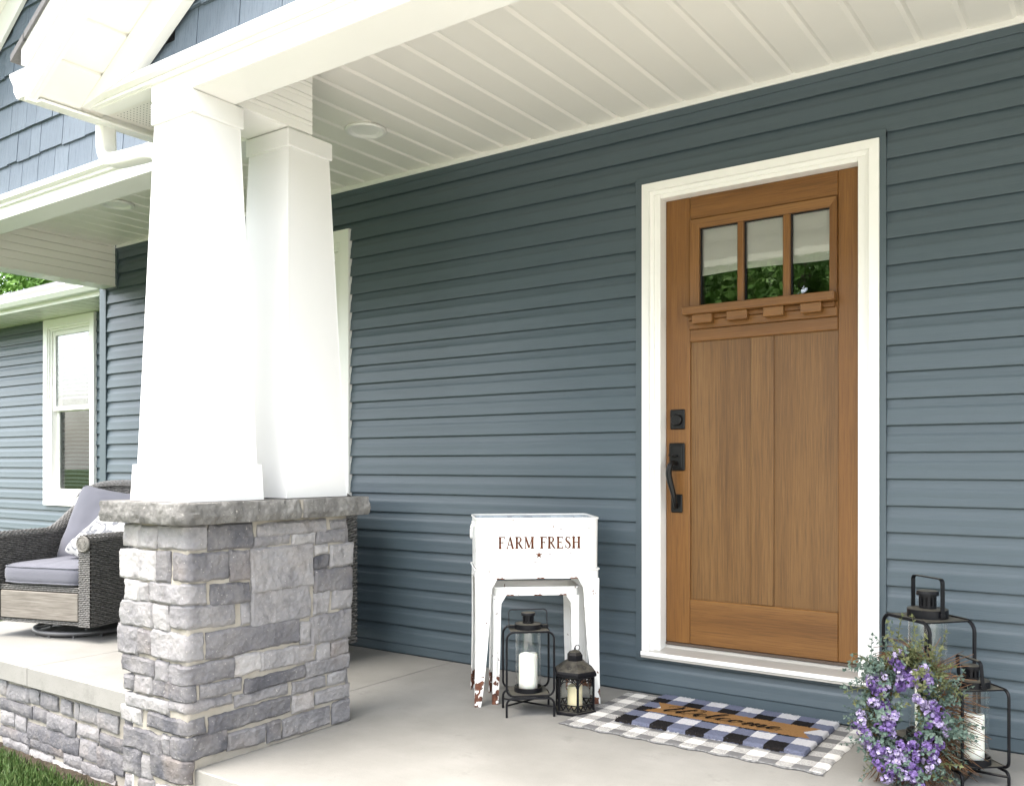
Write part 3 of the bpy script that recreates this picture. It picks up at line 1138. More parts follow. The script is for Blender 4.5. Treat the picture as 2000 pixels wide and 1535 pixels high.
# header over the pair of columns: clad with three-ridge soffit on its side
hd = MB().box(-.838, -.607, -1.574, -1.203, 2.318, 2.624).build('corner_header', MAT['white'], house)
for k in range(6):
    z = 2.320 + k * .0505
    MB().prism([(-.6065, z), (-.600, z + .0015), (-.600, z + .030), (-.603, z + .033), (-.600, z + .036), (-.600, z + .048), (-.6065, z + .050)][0:7], 1, -1.574, -1.203).build('cladding_strip', MAT['white'], hd)
# header at the left end of the porch
hd = MB().box(-4.10, -3.963, -1.18, -.030, 2.318, 2.66).build('end_header', MAT['soffit'], house)
for k in range(6):
    z = 2.315 + k * .0535
    MB().prism([(-3.9625, z), (-3.956, z + .0015), (-3.956, z + .049), (-3.9625, z + .0525)], 1, -1.178, -.024).build('cladding_strip', MAT['soffit'], hd)
MB().box(-4.12, -3.952, -1.178, -.024, 2.302, 2.3145).build('header_base', MAT['soffit'], hd)
for k in range(9):
    MB().box(-4.002, -3.958, -1.12 + k * .12, -1.085 + k * .12, 2.2975, 2.3018).build('soffit_rib', MAT['soffit'], hd)
MB().box(-3.953, -3.934, -.024, -.0005, 2.29, 2.576).build('channel_trim', MAT['siding_trim'], wall)

# ------------------------------------------------------------------ shake siding
def shakes(parent, x0, x1, z0, courses, y, top_fn, seed, P_=.155):
    """individual shakes in courses; top_fn(x) limits the height"""
    rr = random.Random(seed)
    kinds = []
    for wd in (.10, .13, .16, .21):
        b = MB()
        t0, t1 = .018, .005
        # tapered shake, slightly uneven butt
        b.hexa([(.002, 0, 0), (wd - .002, 0, 0), (wd - .002, -t0, .0), (.002, -t0, .0)], [(.002, 0, P_ + .02), (wd - .002, 0, P_ + .02), (wd - .002, -t1, P_ + .02), (.002, -t1, P_ + .02)])
        kinds.append((wd, b.mesh('shake', MAT['shake'])))
    for c in range(courses):
        z = z0 + c * P_
        x = x0 - rr.uniform(0, .1)
        while x < x1:
            wd, me = rr.choice(kinds)
            if x + wd > x1 + .05:
                break
            lim = top_fn(x + wd / 2)
            if x >= x0 - .1 and lim > z + .03:
                h = min(P_ + .02, lim - z)
                link('shake', me, parent, (x, y - rr.choice((0, .0011, .0022)), z + rr.choice((0, 0, .003, .005, .008))), (0, 0, 0), (1, 1, h / (P_ + .02)))
            x += wd + rr.uniform(-.0015, .0008)

# front gable over the entry
SL = .590
PEAK = .75
def gz(x):                    # lower edge of the rake frieze
    return 2.412 + SL * ((x if x < PEAK else 2 * PEAK - x) + .869)
gab = MB().prism([(-.86, 2.429), (2.36, 2.429), (PEAK, gz(PEAK) + .03)], 1, -1.7395, -1.70).build('gable_wall', MAT['siding_trim'], house)
shakes(gab, -.86, 2.3, 2.430, 7, -1.740, lambda x: gz(x) + .05, 11)

def para(b, A, B, y0, y1, h0, h1):
    """slanted board from A to B in the XZ plane; h0,h1 vertical offsets of lower and upper edges"""
    (ax, az), (bx, bz) = A, B
    b.hexa([(ax, y0, az + h0), (bx, y0, bz + h0), (bx, y1, bz + h0), (ax, y1, az + h0)], [(ax, y0, az + h1), (bx, y0, bz + h1), (bx, y1, bz + h1), (ax, y1, az + h1)])
    return b
EX = -1.245
EZ = 2.362                    # underside of the rake soffit at the eave
def rake(side):
    def q(x):
        return x if side < 0 else 2 * PEAK - x
    L = []
    xe, xp = EX, PEAK
    ze, zp = EZ, EZ + SL * (PEAK - EX)
    # frieze board on the gable wall
    b = para(MB(), (q(xe), ze), (q(xp), zp), -1.7775, -1.7400, -.172, -.001) if False else MB()
    # cut at the beam top: polygon
    x_b = -.869 - .0
    poly = [(q(-1.215), 2.376), (q(-.869), 2.4285), (q(xp), gz(xp)), (q(xp), zp - .0005), (q(-1.2), ze + SL * (-1.2 - EX) - .0005)]
    b.prism(poly, 1, -1.798, -1.7605)
    fr = b.build('rake_frieze', MAT['white'], house)
    sfo = para(MB(), (q(xe), ze), (q(xp), zp), -1.966, -1.700, .012, .030).build('rake_soffit', MAT['soffit'], house)
    # soffit panels run from wall to fascia
    n = 12
    dx = (xp - xe) / n
    for i in range(n):
        xa, xb_ = xe + i * dx, xe + (i + 1) * dx
        za, zb_ = ze + SL * (xa - xe), ze + SL * (xb_ - xe)
        b = MB()
        g0 = xa + .016
        para(b, (q(g0), ze + SL * (g0 - xe)), (q(xb_ - .001), ze + SL * (xb_ - .001 - xe)), -1.950, -1.7985, .0, .0115)
        b.build('soffit_panel', MAT['soffit'], sfo)
    para(MB(), (q(xe), ze), (q(xp), zp), -1.9655, -1.9505, -.003, .0118).build('soffit_channel', MAT['white'], sfo)
    para(MB(), (q(xe), ze), (q(xp), zp), -1.985, -1.9665, -.004, .150).build('rake_fascia', MAT['white'], house)
    para(MB(), (q(xe), ze), (q(xp), zp), -2.006, -1.9855, .106, .165).build('rake_moulding', MAT['white'], house)
    para(MB(), (q(xe - .06), ze - .06 * SL), (q(xp), zp), -2.016, -.90, .1655, .19).build('gable_roof', MAT['shingle'], house)
rake(-1)
rake(1)
# eave return soffit and fascia, gutter
es = MB().box(-1.240, -.829, -1.7595, -1.345, 2.388, 2.40).build('eave_soffit', MAT['soffit'], house)
MB().box(-1.200, -.829, -1.7590, -1.700, 2.372, 2.3875, .002).build('soffit_channel', MAT['white'], es)
pv = MB()
pts = []
me_dot = MB().lathe([(.0026, 0), (.0026, .0006), (0, .0006)], n=6).mesh('vent_hole', MAT['dark'])
dots = MB()
for i in range(13):
    for j in range(22):
        dots.lathe([(.0022, -.0005), (.0022, .0), (0, .0)], (-1.20 + i * .022, -1.66 + j * .0135, 2.3870), 6)
dv = dots.build('vent_holes', MAT['dark'], es)
tag(dv, kind='stuff')
MB().box(-1.262, -1.2455, -1.985, -1.342, 2.352, 2.506, .002).build('eave_fascia', MAT['white'], house)
MB().box(-1.2452, -1.215, -1.9499, -1.342, 2.350, 2.3595, .001).build('eave_fascia_lip', MAT['white'], house)
gx = -1.2625
gprof = [(gx, 2.375), (gx - .070, 2.375), (gx - .098, 2.410), (gx - .098, 2.430), (gx - .128, 2.470), (gx - .128, 2.480), (gx - .118, 2.480), (gx - .116, 2.472), (gx - .088, 2.434), (gx - .064, 2.381), (gx - .004, 2.381), (gx - .004, 2.478), (gx, 2.478)]
gut = MB().prism(gprof, 1, -1.975, -1.345).build('gutter', MAT['white'], house)
MB().prism([gprof[0], gprof[1], gprof[2], gprof[3], gprof[4], gprof[5], gprof[12]], 1, -1.9785, -1.9755).build('gutter_end_cap', MAT['white'], gut)
# downspout: elbow below the gutter, run behind the column, drop along the pier
def rect_sweep(path, wd, dp, up):
    """rectangular pipe along a path"""
    b = MB()
    rings = []
    P_ = [Vector(p) for p in path]
    for i, p in enumerate(P_):
        t = (P_[min(i + 1, len(P_) - 1)] - P_[max(i - 1, 0)]).normalized()
        a = Vector(up)
        c = t.cross(a).normalized()
        o = rrect(wd, dp, .010, 3)
        rings.append([p + c * u + a * v for (u, v) in o])
    n = len(rings[0])
    vs = [q for r in rings for q in r]
    fs = [(i * n + k, i * n + (k + 1) % n, (i + 1) * n + (k + 1) % n, (i + 1) * n + k) for i in range(len(rings) - 1) for k in range(n)]
    fs += [tuple(range(n))[::-1], tuple((len(rings) - 1) * n + k for k in range(n))]
    return b.add(vs, fs)
ds = rect_sweep(spline([(-1.318, -1.64, 2.374), (-1.318, -1.64, 2.325), (-1.312, -1.64, 2.275), (-1.285, -1.64, 2.238), (-1.24, -1.64, 2.225), (-1.12, -1.64, 2.216), (-1.02, -1.64, 2.210), (-.975, -1.625, 2.195), (-.960, -1.60, 2.14), (-.960, -1.58, 2.05), (-.975, -1.56, 1.80), (-1.04, -1.555, 1.50), (-1.058, -1.555, 1.20), (-1.058, -1.555, .9), (-1.05, -1.57, .76), (-1.0, -1.64, .66), (-.91, -1.72, .56), (-.878, -1.752, .46), (-.8735, -1.757, .2), (-.8735, -1.757, GZ + .02)], 5), .052, .066, (0, 1, 0))
ds.build('downspout', MAT['white'], house, smooth=True)

# upper wall over the left part of the porch, with its own rake far left
up = MB().box(-4.1, -.95, -1.3075, -1.25, 2.428, 4.6).build('upper_wall', MAT['siding_trim'], house)
def lim(x):
    return 3.20 + .665 * (x + 2.861) + .06
shakes(up, -3.9, -1.0, 2.430, 10, -1.308, lambda x: min(lim(x), 4.0), 23)
r0, r1 = (-3.9, 3.20 + .665 * (-3.9 + 2.861)), (-.9, 3.20 + .665 * (-.9 + 2.861))
para(MB(), r0, r1, -1.345, -1.3275, 0, .150).build('rake_frieze', MAT['white'], house)
sf2 = para(MB(), r0, r1, -1.60, -1.25, .162, .18).build('rake_soffit', MAT['soffit'], house)
for i in range(18):
    xa = -3.9 + .1666 * i
    za = r0[1] + .665 * (xa + .012 + 3.9)
    zb_ = r0[1] + .665 * (xa + .1656 + 3.9)
    para(MB(), (xa + .012, za), (xa + .1656, zb_), -1.598, -1.3455, .1505, .1615).build('soffit_panel', MAT['soffit'], sf2)
para(MB(), r0, r1, -1.62, -1.6005, .145, .32).build('rake_fascia', MAT['white'], house)
para(MB(), r0, r1, -1.64, .2, .321, .345).build('upper_roof', MAT['shingle'], house)

# ================================================================== stone pier, foundation wall, columns
def fbm(p, o=4):
    s = 0
    a = 1
    for i in range(o):
        s += a * noise.noise(p)
        p = p * 2.03 + Vector((5.1, 1.7, 3.3))
        a *= .52
    return s

def stone_mesh(path, L, z0, z1, seed, dep=.012, back=.020, cell=.0075, rough=.0045, edge=.004):
    """rough-faced stone. path(s) -> (point xy, normal xy) for s in 0..L"""
    # joints are narrow: let each stone grow a little into them
    z0 -= .0022
    z1 += .0022
    nu = max(3, int(L / cell))
    nv = max(3, int((z1 - z0) / cell))
    H = z1 - z0
    def out(s_, k):
        return .0055 * noise.noise(Vector((s_ * 16, k * 7.7, seed * 3.1))) + .003 * noise.noise(Vector((s_ * 60, k * 3.3, seed)))
    vs = []
    cols = [-1] + list(range(nu + 1)) + [nu + 1]
    rows = [-1] + list(range(nv + 1)) + [nv + 1]
    lean = random.Random(seed).uniform(-.006, .006)
    tilt = random.Random(seed + 1).uniform(-.005, .005)
    for j in rows:
        for i in cols:
            ii = min(max(i, 0), nu)
            jj = min(max(j, 0), nv)
            u, v = ii / nu, jj / nv
            zl = z0 + out(u * L, 1) + tilt * (u - .5)
            zh = z1 + out(u * L, 2) + tilt * (u - .5)
            s0 = -.0022 + out(v * H, 3)
            s1 = L + .0022 + out(v * H, 4)
            s_ = s0 + (s1 - s0) * u
            z = zl + (zh - zl) * v
            # round the corners of the outline
            e = min(min(u, 1 - u) * L, min(v, 1 - v) * H)
            k = min(e / edge, 1.0)
            d = dep * (.45 + .55 * math.sqrt(1 - (1 - k) ** 2))
            p3 = Vector((s_ * 1.0, z, seed * 1.37))
            d += rough * fbm(p3 * 15) + lean * (v - .5) + .0040 * abs(noise.noise(p3 * 40)) * k - .003 * abs(noise.noise(Vector((s_ * 22 + z * 9, z * 12, seed))))
            if i != ii or j != jj:
                d = -back
            (x, y), (nx, ny) = path(min(max(s_, -.02), L + .02))
            vs.append((x + nx * d, y + ny * d, z))
    w = len(cols)
    fs = []
    for j in range(len(rows) - 1):
        for i in range(w - 1):
            a = j * w + i
            fs.append((a, a + 1, a + 1 + w, a + w))
    b = MB().add(vs, fs)
    return b

def set_tone(o, t):
    o.color = (t, t, t, 1)
    return o

PX, PY = -.532, -1.816          # mortar planes of the pier (+X face and street face)
pier = thing('stone_pier', 'grey ledge stone pier under the pair of white tapered columns', 'pier')
core = MB()
for (za, zb) in ((GZ - .05, .822),):
    nz, ns = 60, 46
    per = [(-.843, PY + .0)] + [(PX, PY)] + [(PX, -1.085)] + [(-.843, -1.085)]
    def cfn(u, v):
        L = [.311, .731, .311, .731]
        s_ = u * sum(L)
        k = 0
        while s_ > L[k] and k < 3:
            s_ -= L[k]
            k += 1
        a = Vector(per[k])
        c = Vector(per[(k + 1) % 4])
        p = a + (c - a) * min(1, s_ / L[k])
        nrm = ((0, -1), (1, 0), (0, 1), (-1, 0))[k]
        z = za + (zb - za) * v
        d = .005 * noise.noise(Vector((p.x * 30, p.y * 30, z * 30)))
        return (p.x + nrm[0] * d, p.y + nrm[1] * d, z)
    core.grid(cfn, 140, 80, closed_u=True)
core.build('mortar_bed', MAT['mortar'], pier, smooth='all')
def flat_r(y0):
    return lambda s_: ((PX, y0 + s_), (1, 0))
def flat_f(x0):
    return lambda s_: ((x0 + s_, PY), (0, -1))
def corner(x0, y1):
    a = PX - x0
    r = .018
    def fn(s_):
        if s_ < a - r:
            return ((x0 + s_, PY), (0, -1))
        if s_ > a + r:
            return ((PX, PY + (s_ - a)), (1, 0))
        t = (s_ - (a - r)) / (2 * r)
        ang = t * PI / 2
        # rounded arris
        cx, cy = PX - r, PY + r
        return ((cx + r * math.sin(ang), cy - r * math.cos(ang)), (math.sin(ang), -math.cos(ang)))
    return fn
sd_i = 100
for (k, a, c, z0, z1, tone) in PIER_STONES:
    sd_i += 1
    if k == 'r':
        b = stone_mesh(flat_r(a), c - a, z0, z1, sd_i)
    elif k == 'f':
        b = stone_mesh(flat_f(a), c - a, z0, z1, sd_i)
    else:
        b = stone_mesh(corner(a, c), (PX - a) + (c - PY), z0, z1, sd_i)
    set_tone(b.build('stone', MAT['stone'], pier, smooth=True), tone)
# courses below the frame, down to the ground; and the two hidden sides
rr = random.Random(5)
z = -.060
while z > GZ - .02:
    h = rr.choice((.06, .08, .09))
    xs = -.875 if z < -.1 else -.70
    x = -.80
    while x < PX - .09:
        wd = min(rr.uniform(.07, .14), PX - .07 - x)
        sd_i += 1
        set_tone(stone_mesh(flat_f(x), wd, z - h, z - .008, sd_i).build('stone', MAT['stone'], pier, smooth=True), rr.uniform(.2, .7))
        x += wd + .014
    sd_i += 1
    set_tone(stone_mesh(corner(x, PY + .05), (PX - x) + .05, z - h, z - .008, sd_i).build('stone', MAT['stone'], pier, smooth=True), rr.uniform(.2, .6))
    z -= h + .006
z = .005
while z < .76:
    h = rr.choice((.06, .085, .11))
    x = 0.0
    while x < .30:
        wd = min(rr.uniform(.1, .2), .311 - x)
        sd_i += 1
        x0_ = PX - x
        set_tone(stone_mesh(lambda s_, x0_=x0_: ((x0_ - s_, -1.085), (0, 1)), wd - .012, z, min(z + h - .012, .815), sd_i, cell=.02).build('stone', MAT['stone'], pier, smooth=True), rr.uniform(.2, .8))
        x += wd
    y = 0.0
    while y < .54:
        wd = min(rr.uniform(.1, .22), .56 - y)
        sd_i += 1
        y0_ = -1.10 - y
        set_tone(stone_mesh(lambda s_, y0_=y0_: ((-.846, y0_ - s_), (-1, 0)), wd - .012, z, min(z + h - .012, .815), sd_i, cell=.02).build('stone', MAT['stone'], pier, smooth=True), rr.uniform(.2, .8))
        y += wd
    z += h

# cap stones: two slabs with rock-faced edges and a mortar joint
def cap_slab(x0, x1, y0, y1, z0, z1, seed, rc=.03, joints=()):
    b = MB()
    L = []
    per = []
    corners = [(x0, y0), (x1, y0), (x1, y1), (x0, y1)]
    ol = rrect(x1 - x0, y1 - y0, rc, 5, (x0 + x1) / 2, (y0 + y1) / 2)
    # dense outline
    dense = []
    for i in range(len(ol)):
        a = Vector(ol[i])
        c = Vector(ol[(i + 1) % len(ol)])
        n = max(1, int((c - a).length / .007))
        for k in range(n):
            dense.append(a + (c - a) * k / n)
    m = len(dense)
    rings = []
    ctr = Vector(((x0 + x1) / 2, (y0 + y1) / 2))
    prof = [(-.05, 0), (-.006, 0.0), (-.002, .03), (0.0, .12), (.002, .22), (.004, .32), (.004, .42), (.003, .52), (.001, .62), (.0, .72), (-.001, .82), (-.002, .91), (-.003, .97), (-.005, 1.0), (-.03, 1.002)]
    for (d, v) in prof:
        ring = []
        for i, p in enumerate(dense):
            t = (dense[(i + 1) % m] - dense[i - 1]).normalized()
            nrm = Vector((t.y, -t.x))
            q = Vector((p.x * 1, p.y * 1, v * (z1 - z0)))
            dd = d + (.007 * fbm(q * 24 + Vector((seed, 0, 0)), 5) + .007 * abs(noise.noise(q * 55))) * (1 if 0 < v < 1.0 else .5)
            zz = z0 + (z1 - z0) * v + .0015 * noise.noise(Vector((p.x * 14, p.y * 14, seed + v)))
            ring.append((p.x + nrm.x * dd, p.y + nrm.y * dd, zz))
        rings.append(ring)
    vs = [q for r in rings for q in r]
    fs = [(i * m + k, i * m + (k + 1) % m, (i + 1) * m + (k + 1) % m, (i + 1) * m + k) for i in range(len(rings) - 1) for k in range(m)]
    fs.append(tuple(range(m))[::-1])
    fs.append(tuple((len(rings) - 1) * m + k for k in range(m)))
    return b.add(vs, fs)
cap_slab(-.985, -.484, -1.868, -1.357, .823, .896, 4.0, .022).build('cap_stone', MAT['capstone'], pier, smooth=True)
cap_slab(-.985, -.484, -1.345, -.995, .823, .896, 9.0, .012).build('cap_stone', MAT['capstone'], pier, smooth=True)
MB().box(-.975, -.492, -1.357, -1.345, .828, .8925).build('mortar_joint', MAT['mortar'], pier)

# foundation wall of the left porch
fw_ = thing('foundation_wall', 'low grey ledge stone foundation wall under the concrete porch slab', 'stone wall')
b = MB()
def mfn(u, v):
    x = -4.0 + 3.13 * u
    z = GZ - .04 + (.3705 + .04) * v
    return (x, -1.302 + .005 * noise.noise(Vector((x * 30, 4, z * 30))), z)
b.grid(mfn, 120, 24)
b.build('mortar_bed', MAT['mortar'], fw_, smooth='all')
def flat_w(x0):
    return lambda s_: ((x0 + s_, -1.306), (0, -1))
WS = list(WALL_STONES)
rows = [(-.192, -.118), (-.275, -.212), (-.37, -.288), (-.442, -.385)]
for (za, zb) in rows:
    x = -3.98
    while x < -3.0:
        wd = min(rr.uniform(.1, .32), -2.92 - x)
        WS.append((x, x + wd - .014, za, zb))
        x += wd
    x = -1.725
    while x < -.94:
        wd = min(rr.uniform(.1, .3), -.90 - x)
        if wd < .05:
            break
        WS.append((x, x + wd - .014, za, zb))
        x += wd
for (a, c, za, zb) in WS:
    sd_i += 1
    t_ = rr.uniform(.25, .75)
    if zb < -.38:
        t_ = rr.uniform(.45, .75)
    set_tone(stone_mesh(flat_w(a), c - a, za, zb, sd_i, cell=.013).build('stone', MAT['stone'], fw_, smooth=True), t_)

# tapered columns
def column(label, cx, cy, w0, d0, w1, d1, zb, zt, capw, capd, box=None):
    root = thing('porch_column', label, 'column', (cx, cy, .8965), 0, 'white tapered porch columns')
    z_ = zb - .8965
    zt_ = zt - .8965
    s_ = MB()
    def ring(wx, wy, z):
        return [(-wx / 2, -wy / 2, z), (wx / 2, -wy / 2, z), (wx / 2, wy / 2, z), (-wx / 2, wy / 2, z)]
    s_.hexa(ring(w0, d0, z_), ring(w1, d1, zt_))
    s_.build('shaft', MAT['column'], root)
    # corner seams of the aluminium wrap
    for (sx, sy) in ((1, -1), (1, 1), (-1, -1)):
        MB().tube([(sx * (w0 / 2 - .001), sy * (d0 / 2 - .001), z_), (sx * (w1 / 2 - .001), sy * (d1 / 2 - .001), zt_)], .0022, 6).build('corner_seam', MAT['column'], root)
    MB().box(-capw / 2, capw / 2, -capd / 2, capd / 2, zt_, 2.3135 - .8965, .003).build('capital', MAT['column'], root)
    if box:
        (bw0, bd0, bw1, bd1, bz) = box
        MB().hexa(ring(bw0, bd0, .001), ring(bw1, bd1, bz)).build('plinth', MAT['column'], root)
    return root
column('wider white tapered column with a plinth box, under the end of the beam', -.7095, -1.648, .310, .290, .222, .200, .898, 2.235, .243, .218, (.345, .312, .332, .302, .128))
column('plain white tapered column without plinth, second from the street on the stone pier', -.722, -1.214, .330, .312, .232, .210, .898, 2.245, .252, .230)

# ================================================================== ceiling lights
def ceiling_light(x, y, label):
    root = thing('recessed_light', label, 'ceiling light', (x, y, CEIL), 0, 'recessed porch lights')
    MB().lathe([(.060, -.001), (.094, -.0012), (.097, -.007), (.094, -.013), (.084, -.016), (.076, -.014), (.064, -.003), (.060, -.001)], n=40).build('trim_ring', MAT['white'], root, smooth=True)
    MB().lathe([(.0655, -.004), (.045, -.0022), (.0, -.0018)], n=40).build('lens', MAT['white'], root, smooth=True)
ceiling_light(-.91, -.593, 'round white recessed light between the corner columns and front door')
ceiling_light(-2.98, -.596, 'round white recessed light above the cushioned wicker armchair')

# ================================================================== rug and doormat
def m_rug():
    t = NT('woven_check_rug')
    o = t.n('ShaderNodeTexCoord').outputs['Object']
    v = t.coord(offset_by_object=False)
    x, y, z = sep(t, o)
    wob = t.math('MULTIPLY', t.math('SUBTRACT', t.noise(v, 14, 3), .5), .010)
    s_ = .0583
    def stripe(a, off):
        f = t.math('FRACT', t.math('DIVIDE', t.math('ADD', t.math('ADD', a, wob), off), 2 * s_))
        return t.math('GREATER_THAN', f, .5)
    sx = stripe(x, 2.0 * s_ * 40)
    sy = stripe(y, 2.0 * s_ * 40 + .012)
    tot = t.math('ADD', sx, sy)
    n1 = t.noise(t.coord((160, 900, 160), offset_by_object=False), 1.0, 3)
    n2 = t.noise(t.coord((900, 120, 160), offset_by_object=False), 1.0, 3)
    midmix = t.math('GREATER_THAN', t.math('ADD', t.math('MULTIPLY', n1, .5), t.math('MULTIPLY', n2, .5)), .49)
    mid = t.mix(midmix, (.60, .59, .56), (.16, .16, .165))
    mid = t.mix(.45, mid, (.40, .395, .38))
    darkc = t.mix(n1, (.10, .10, .105), (.19, .19, .19))
    light = t.mix(n2, (.60, .59, .56), (.76, .75, .72))
    c = t.mix(t.math('GREATER_THAN', tot, .5), light, mid)
    c = t.mix(t.math('GREATER_THAN', tot, 1.5), c, darkc)
    t.set(c, .95, 0, .1)
    w = t.n('ShaderNodeTexWave', bands_direction='Y')
    w.inputs['Scale'].default_value = 38
    w.inputs['Distortion'].default_value = .6
    t.l(o, w.inputs['Vector'])
    t.bump(t.math('ADD', w.outputs[1], t.math('MULTIPLY', n2, .6)), .7, .004)
    return t.m
MAT['rug'] = m_rug()
RW, RD = 1.024, .590
rug = thing('area_rug', 'grey and white buffalo check woven rug lying under the doormat', 'rug', (.697, -.338, 0.0), .004)
b = MB()
def rugf(u, v):
    x = (u - .5) * RW
    y = (v - .5) * RD
    # edges pull in and out with the weave
    ex = .0015 * math.sin(y * 2 * PI / .1166) + .004 * noise.noise(Vector((y * 9, 1, 0)))
    ey = .006 * math.sin(x * 2 * PI / .1166) + .004 * noise.noise(Vector((x * 6, 7, 0)))
    x += ex * (u - .5) * 2
    y += ey * (v - .5) * 2
    e = min(min(u, 1 - u) * RW, min(v, 1 - v) * RD)
    z = .0065 * min(1, e / .008) ** .5 + .0012 + .0022 * noise.noise(Vector((x * 11, y * 11, 0))) * min(1, e / .02)
    front = max(0, 1 - v / .12)
    z += .0035 * max(0, math.sin(x * 2 * PI / .233 + 1)) * front
    return (x, y, z)
b.grid(rugf, 150, 90)
b.build('woven_top', MAT['rug'], rug, smooth='all')
SELV = m_plain('selvedge_yarn', (.22, .22, .22), .9, .1, var=.3, nscale=90)
for sgn in (0, 1):
    pts = []
    for i in range(121):
        p = rugf(i / 120, sgn)
        pts.append((p[0], p[1], .0045))
    MB().tube(pts, .004, 6).build('selvedge', SELV, rug, smooth='all')

def m_mat():
    t = NT('coir_check')
    o = t.n('ShaderNodeTexCoord').outputs['Object']
    v = t.coord(offset_by_object=False)
    x, y, z = sep(t, o)
    fz = t.noise(v, 420, 3, .7)
    wob = t.math('MULTIPLY', t.math('SUBTRACT', t.noise(v, 260, 2), .5), .007)
    sx_, sy_ = .0748, .0758
    fx = t.math('FRACT', t.math('DIVIDE', t.math('ADD', t.math('ADD', x, wob), .374 + 20 * sx_), 2 * sx_))
    fy = t.math('FRACT', t.math('DIVIDE', t.math('ADD', t.math('ADD', y, wob), .2275 + 20 * sy_), 2 * sy_))
    A = t.math('LESS_THAN', fx, .5)           # columns grey / black
    B = t.math('LESS_THAN', fy, .5)           # front rows black / grey
    blue = t.mix(fz, (.115, .130, .200), (.215, .235, .320))
    white = t.mix(fz, (.50, .50, .53), (.74, .74, .76))
    blk = t.mix(fz, (.008, .008, .010), (.030, .028, .028))
    cc = t.math('ADD', A, B)
    c = t.mix(t.math('GREATER_THAN', cc, .5), white, blue)
    c = t.mix(t.math('GREATER_THAN', cc, 1.5), c, blk)
    # ribbon band with swallow-tail ends
    wob2 = t.math('MULTIPLY', t.math('SUBTRACT', t.noise(v, 300, 2), .5), .005)
    yy = t.math('SUBTRACT', y, .012)
    ay = t.math('ABSOLUTE', t.math('ADD', yy, wob2))
    inb = t.math('LESS_THAN', ay, .072)
    lim = t.math('ADD', .292, t.math('MULTIPLY', ay, .62))
    inx = t.math('LESS_THAN', t.math('ABSOLUTE', t.math('ADD', x, -.005)), lim)
    rib = t.math('MULTIPLY', inb, inx)
    tan = t.mix(fz, (.20, .105, .042), (.42, .245, .105))
    c = t.mix(rib, c, tan)
    t.set(c, .97, 0, .05)
    t.bump(fz, 1.0, .008)
    return t.m
MAT['coir'] = m_mat()
MW, MD = .748, .455
mat_o = thing('doormat', 'blue black and white check coir doormat reading Welcome', 'doormat', (.7365, -.2735, .0095), .004)
b = MB()
def matf(u, v):
    x = (u - .5) * MW
    y = (v - .5) * MD
    e = min(min(u, 1 - u) * MW, min(v, 1 - v) * MD)
    nx = .0025 * noise.noise(Vector((y * 60, 2, 0)))
    ny = .0025 * noise.noise(Vector((x * 60, 5, 0)))
    z = .014 + .002 * noise.noise(Vector((x * 90, y * 90, 0))) + .0012 * noise.noise(Vector((x * 240, y * 240, 2)))
    if e < 1e-5:
        z = .0
    elif e < .006:
        z -= .004
    return (x + nx, y + ny, z)
b.grid(matf, 190, 116)
b.build('coir_pile', MAT['coir'], mat_o, smooth='all')
# loose fibres at the edges
fib = MB()
rq = random.Random(12)
for i in range(900):
    if rq.random() < .7:
        x, y = rq.uniform(-MW / 2, MW / 2), -MD / 2 + rq.uniform(-.002, .004)
        d = Vector((rq.uniform(-.5, .5), -1, rq.uniform(-.3, .5)))
    else:
        x, y = MW / 2 * rq.choice((-1, 1)), rq.uniform(-MD / 2, MD / 2)
        d = Vector((1 if x > 0 else -1, rq.uniform(-.5, .5), rq.uniform(-.3, .5)))
    z = rq.uniform(.002, .012)
    L = rq.uniform(.004, .011)
    a = Vector((x, y, z))
    c = a + d.normalized() * L
    c.z = max(c.z, .001)
    sw = d.cross(Vector((0, 0, 1))).normalized() * .0006
    fib.add([a - sw, a + sw, c], [(0, 1, 2)])
fo = fib.build('fibre_fringe', m_plain('coir_fibre', (.10, .07, .045), .9, .1, var=.4, nscale=80), mat_o)
tag(fo, kind='stuff')

# bristles standing up from the pile, coloured by where they stand
pf_ = MB()
for i in range(15000):
    x, y = rq.uniform(-MW / 2, MW / 2), rq.uniform(-MD / 2, MD / 2)
    a_ = rq.uniform(0, 2 * PI)
    h_ = rq.uniform(.002, .0048)
    dx, dy = math.cos(a_) * .0009, math.sin(a_) * .0009
    lx, ly = rq.uniform(-.003, .003), rq.uniform(-.003, .003)
    pf_.v += [(x - dx, y - dy, .0125), (x + dx, y + dy, .0125), (x + lx, y + ly, .0135 + h_)]
    n_ = len(pf_.v)
    pf_.f.append((n_ - 3, n_ - 2, n_ - 1))
tag(pf_.build('pile_bristles', MAT['coir'], mat_o), kind='stuff')

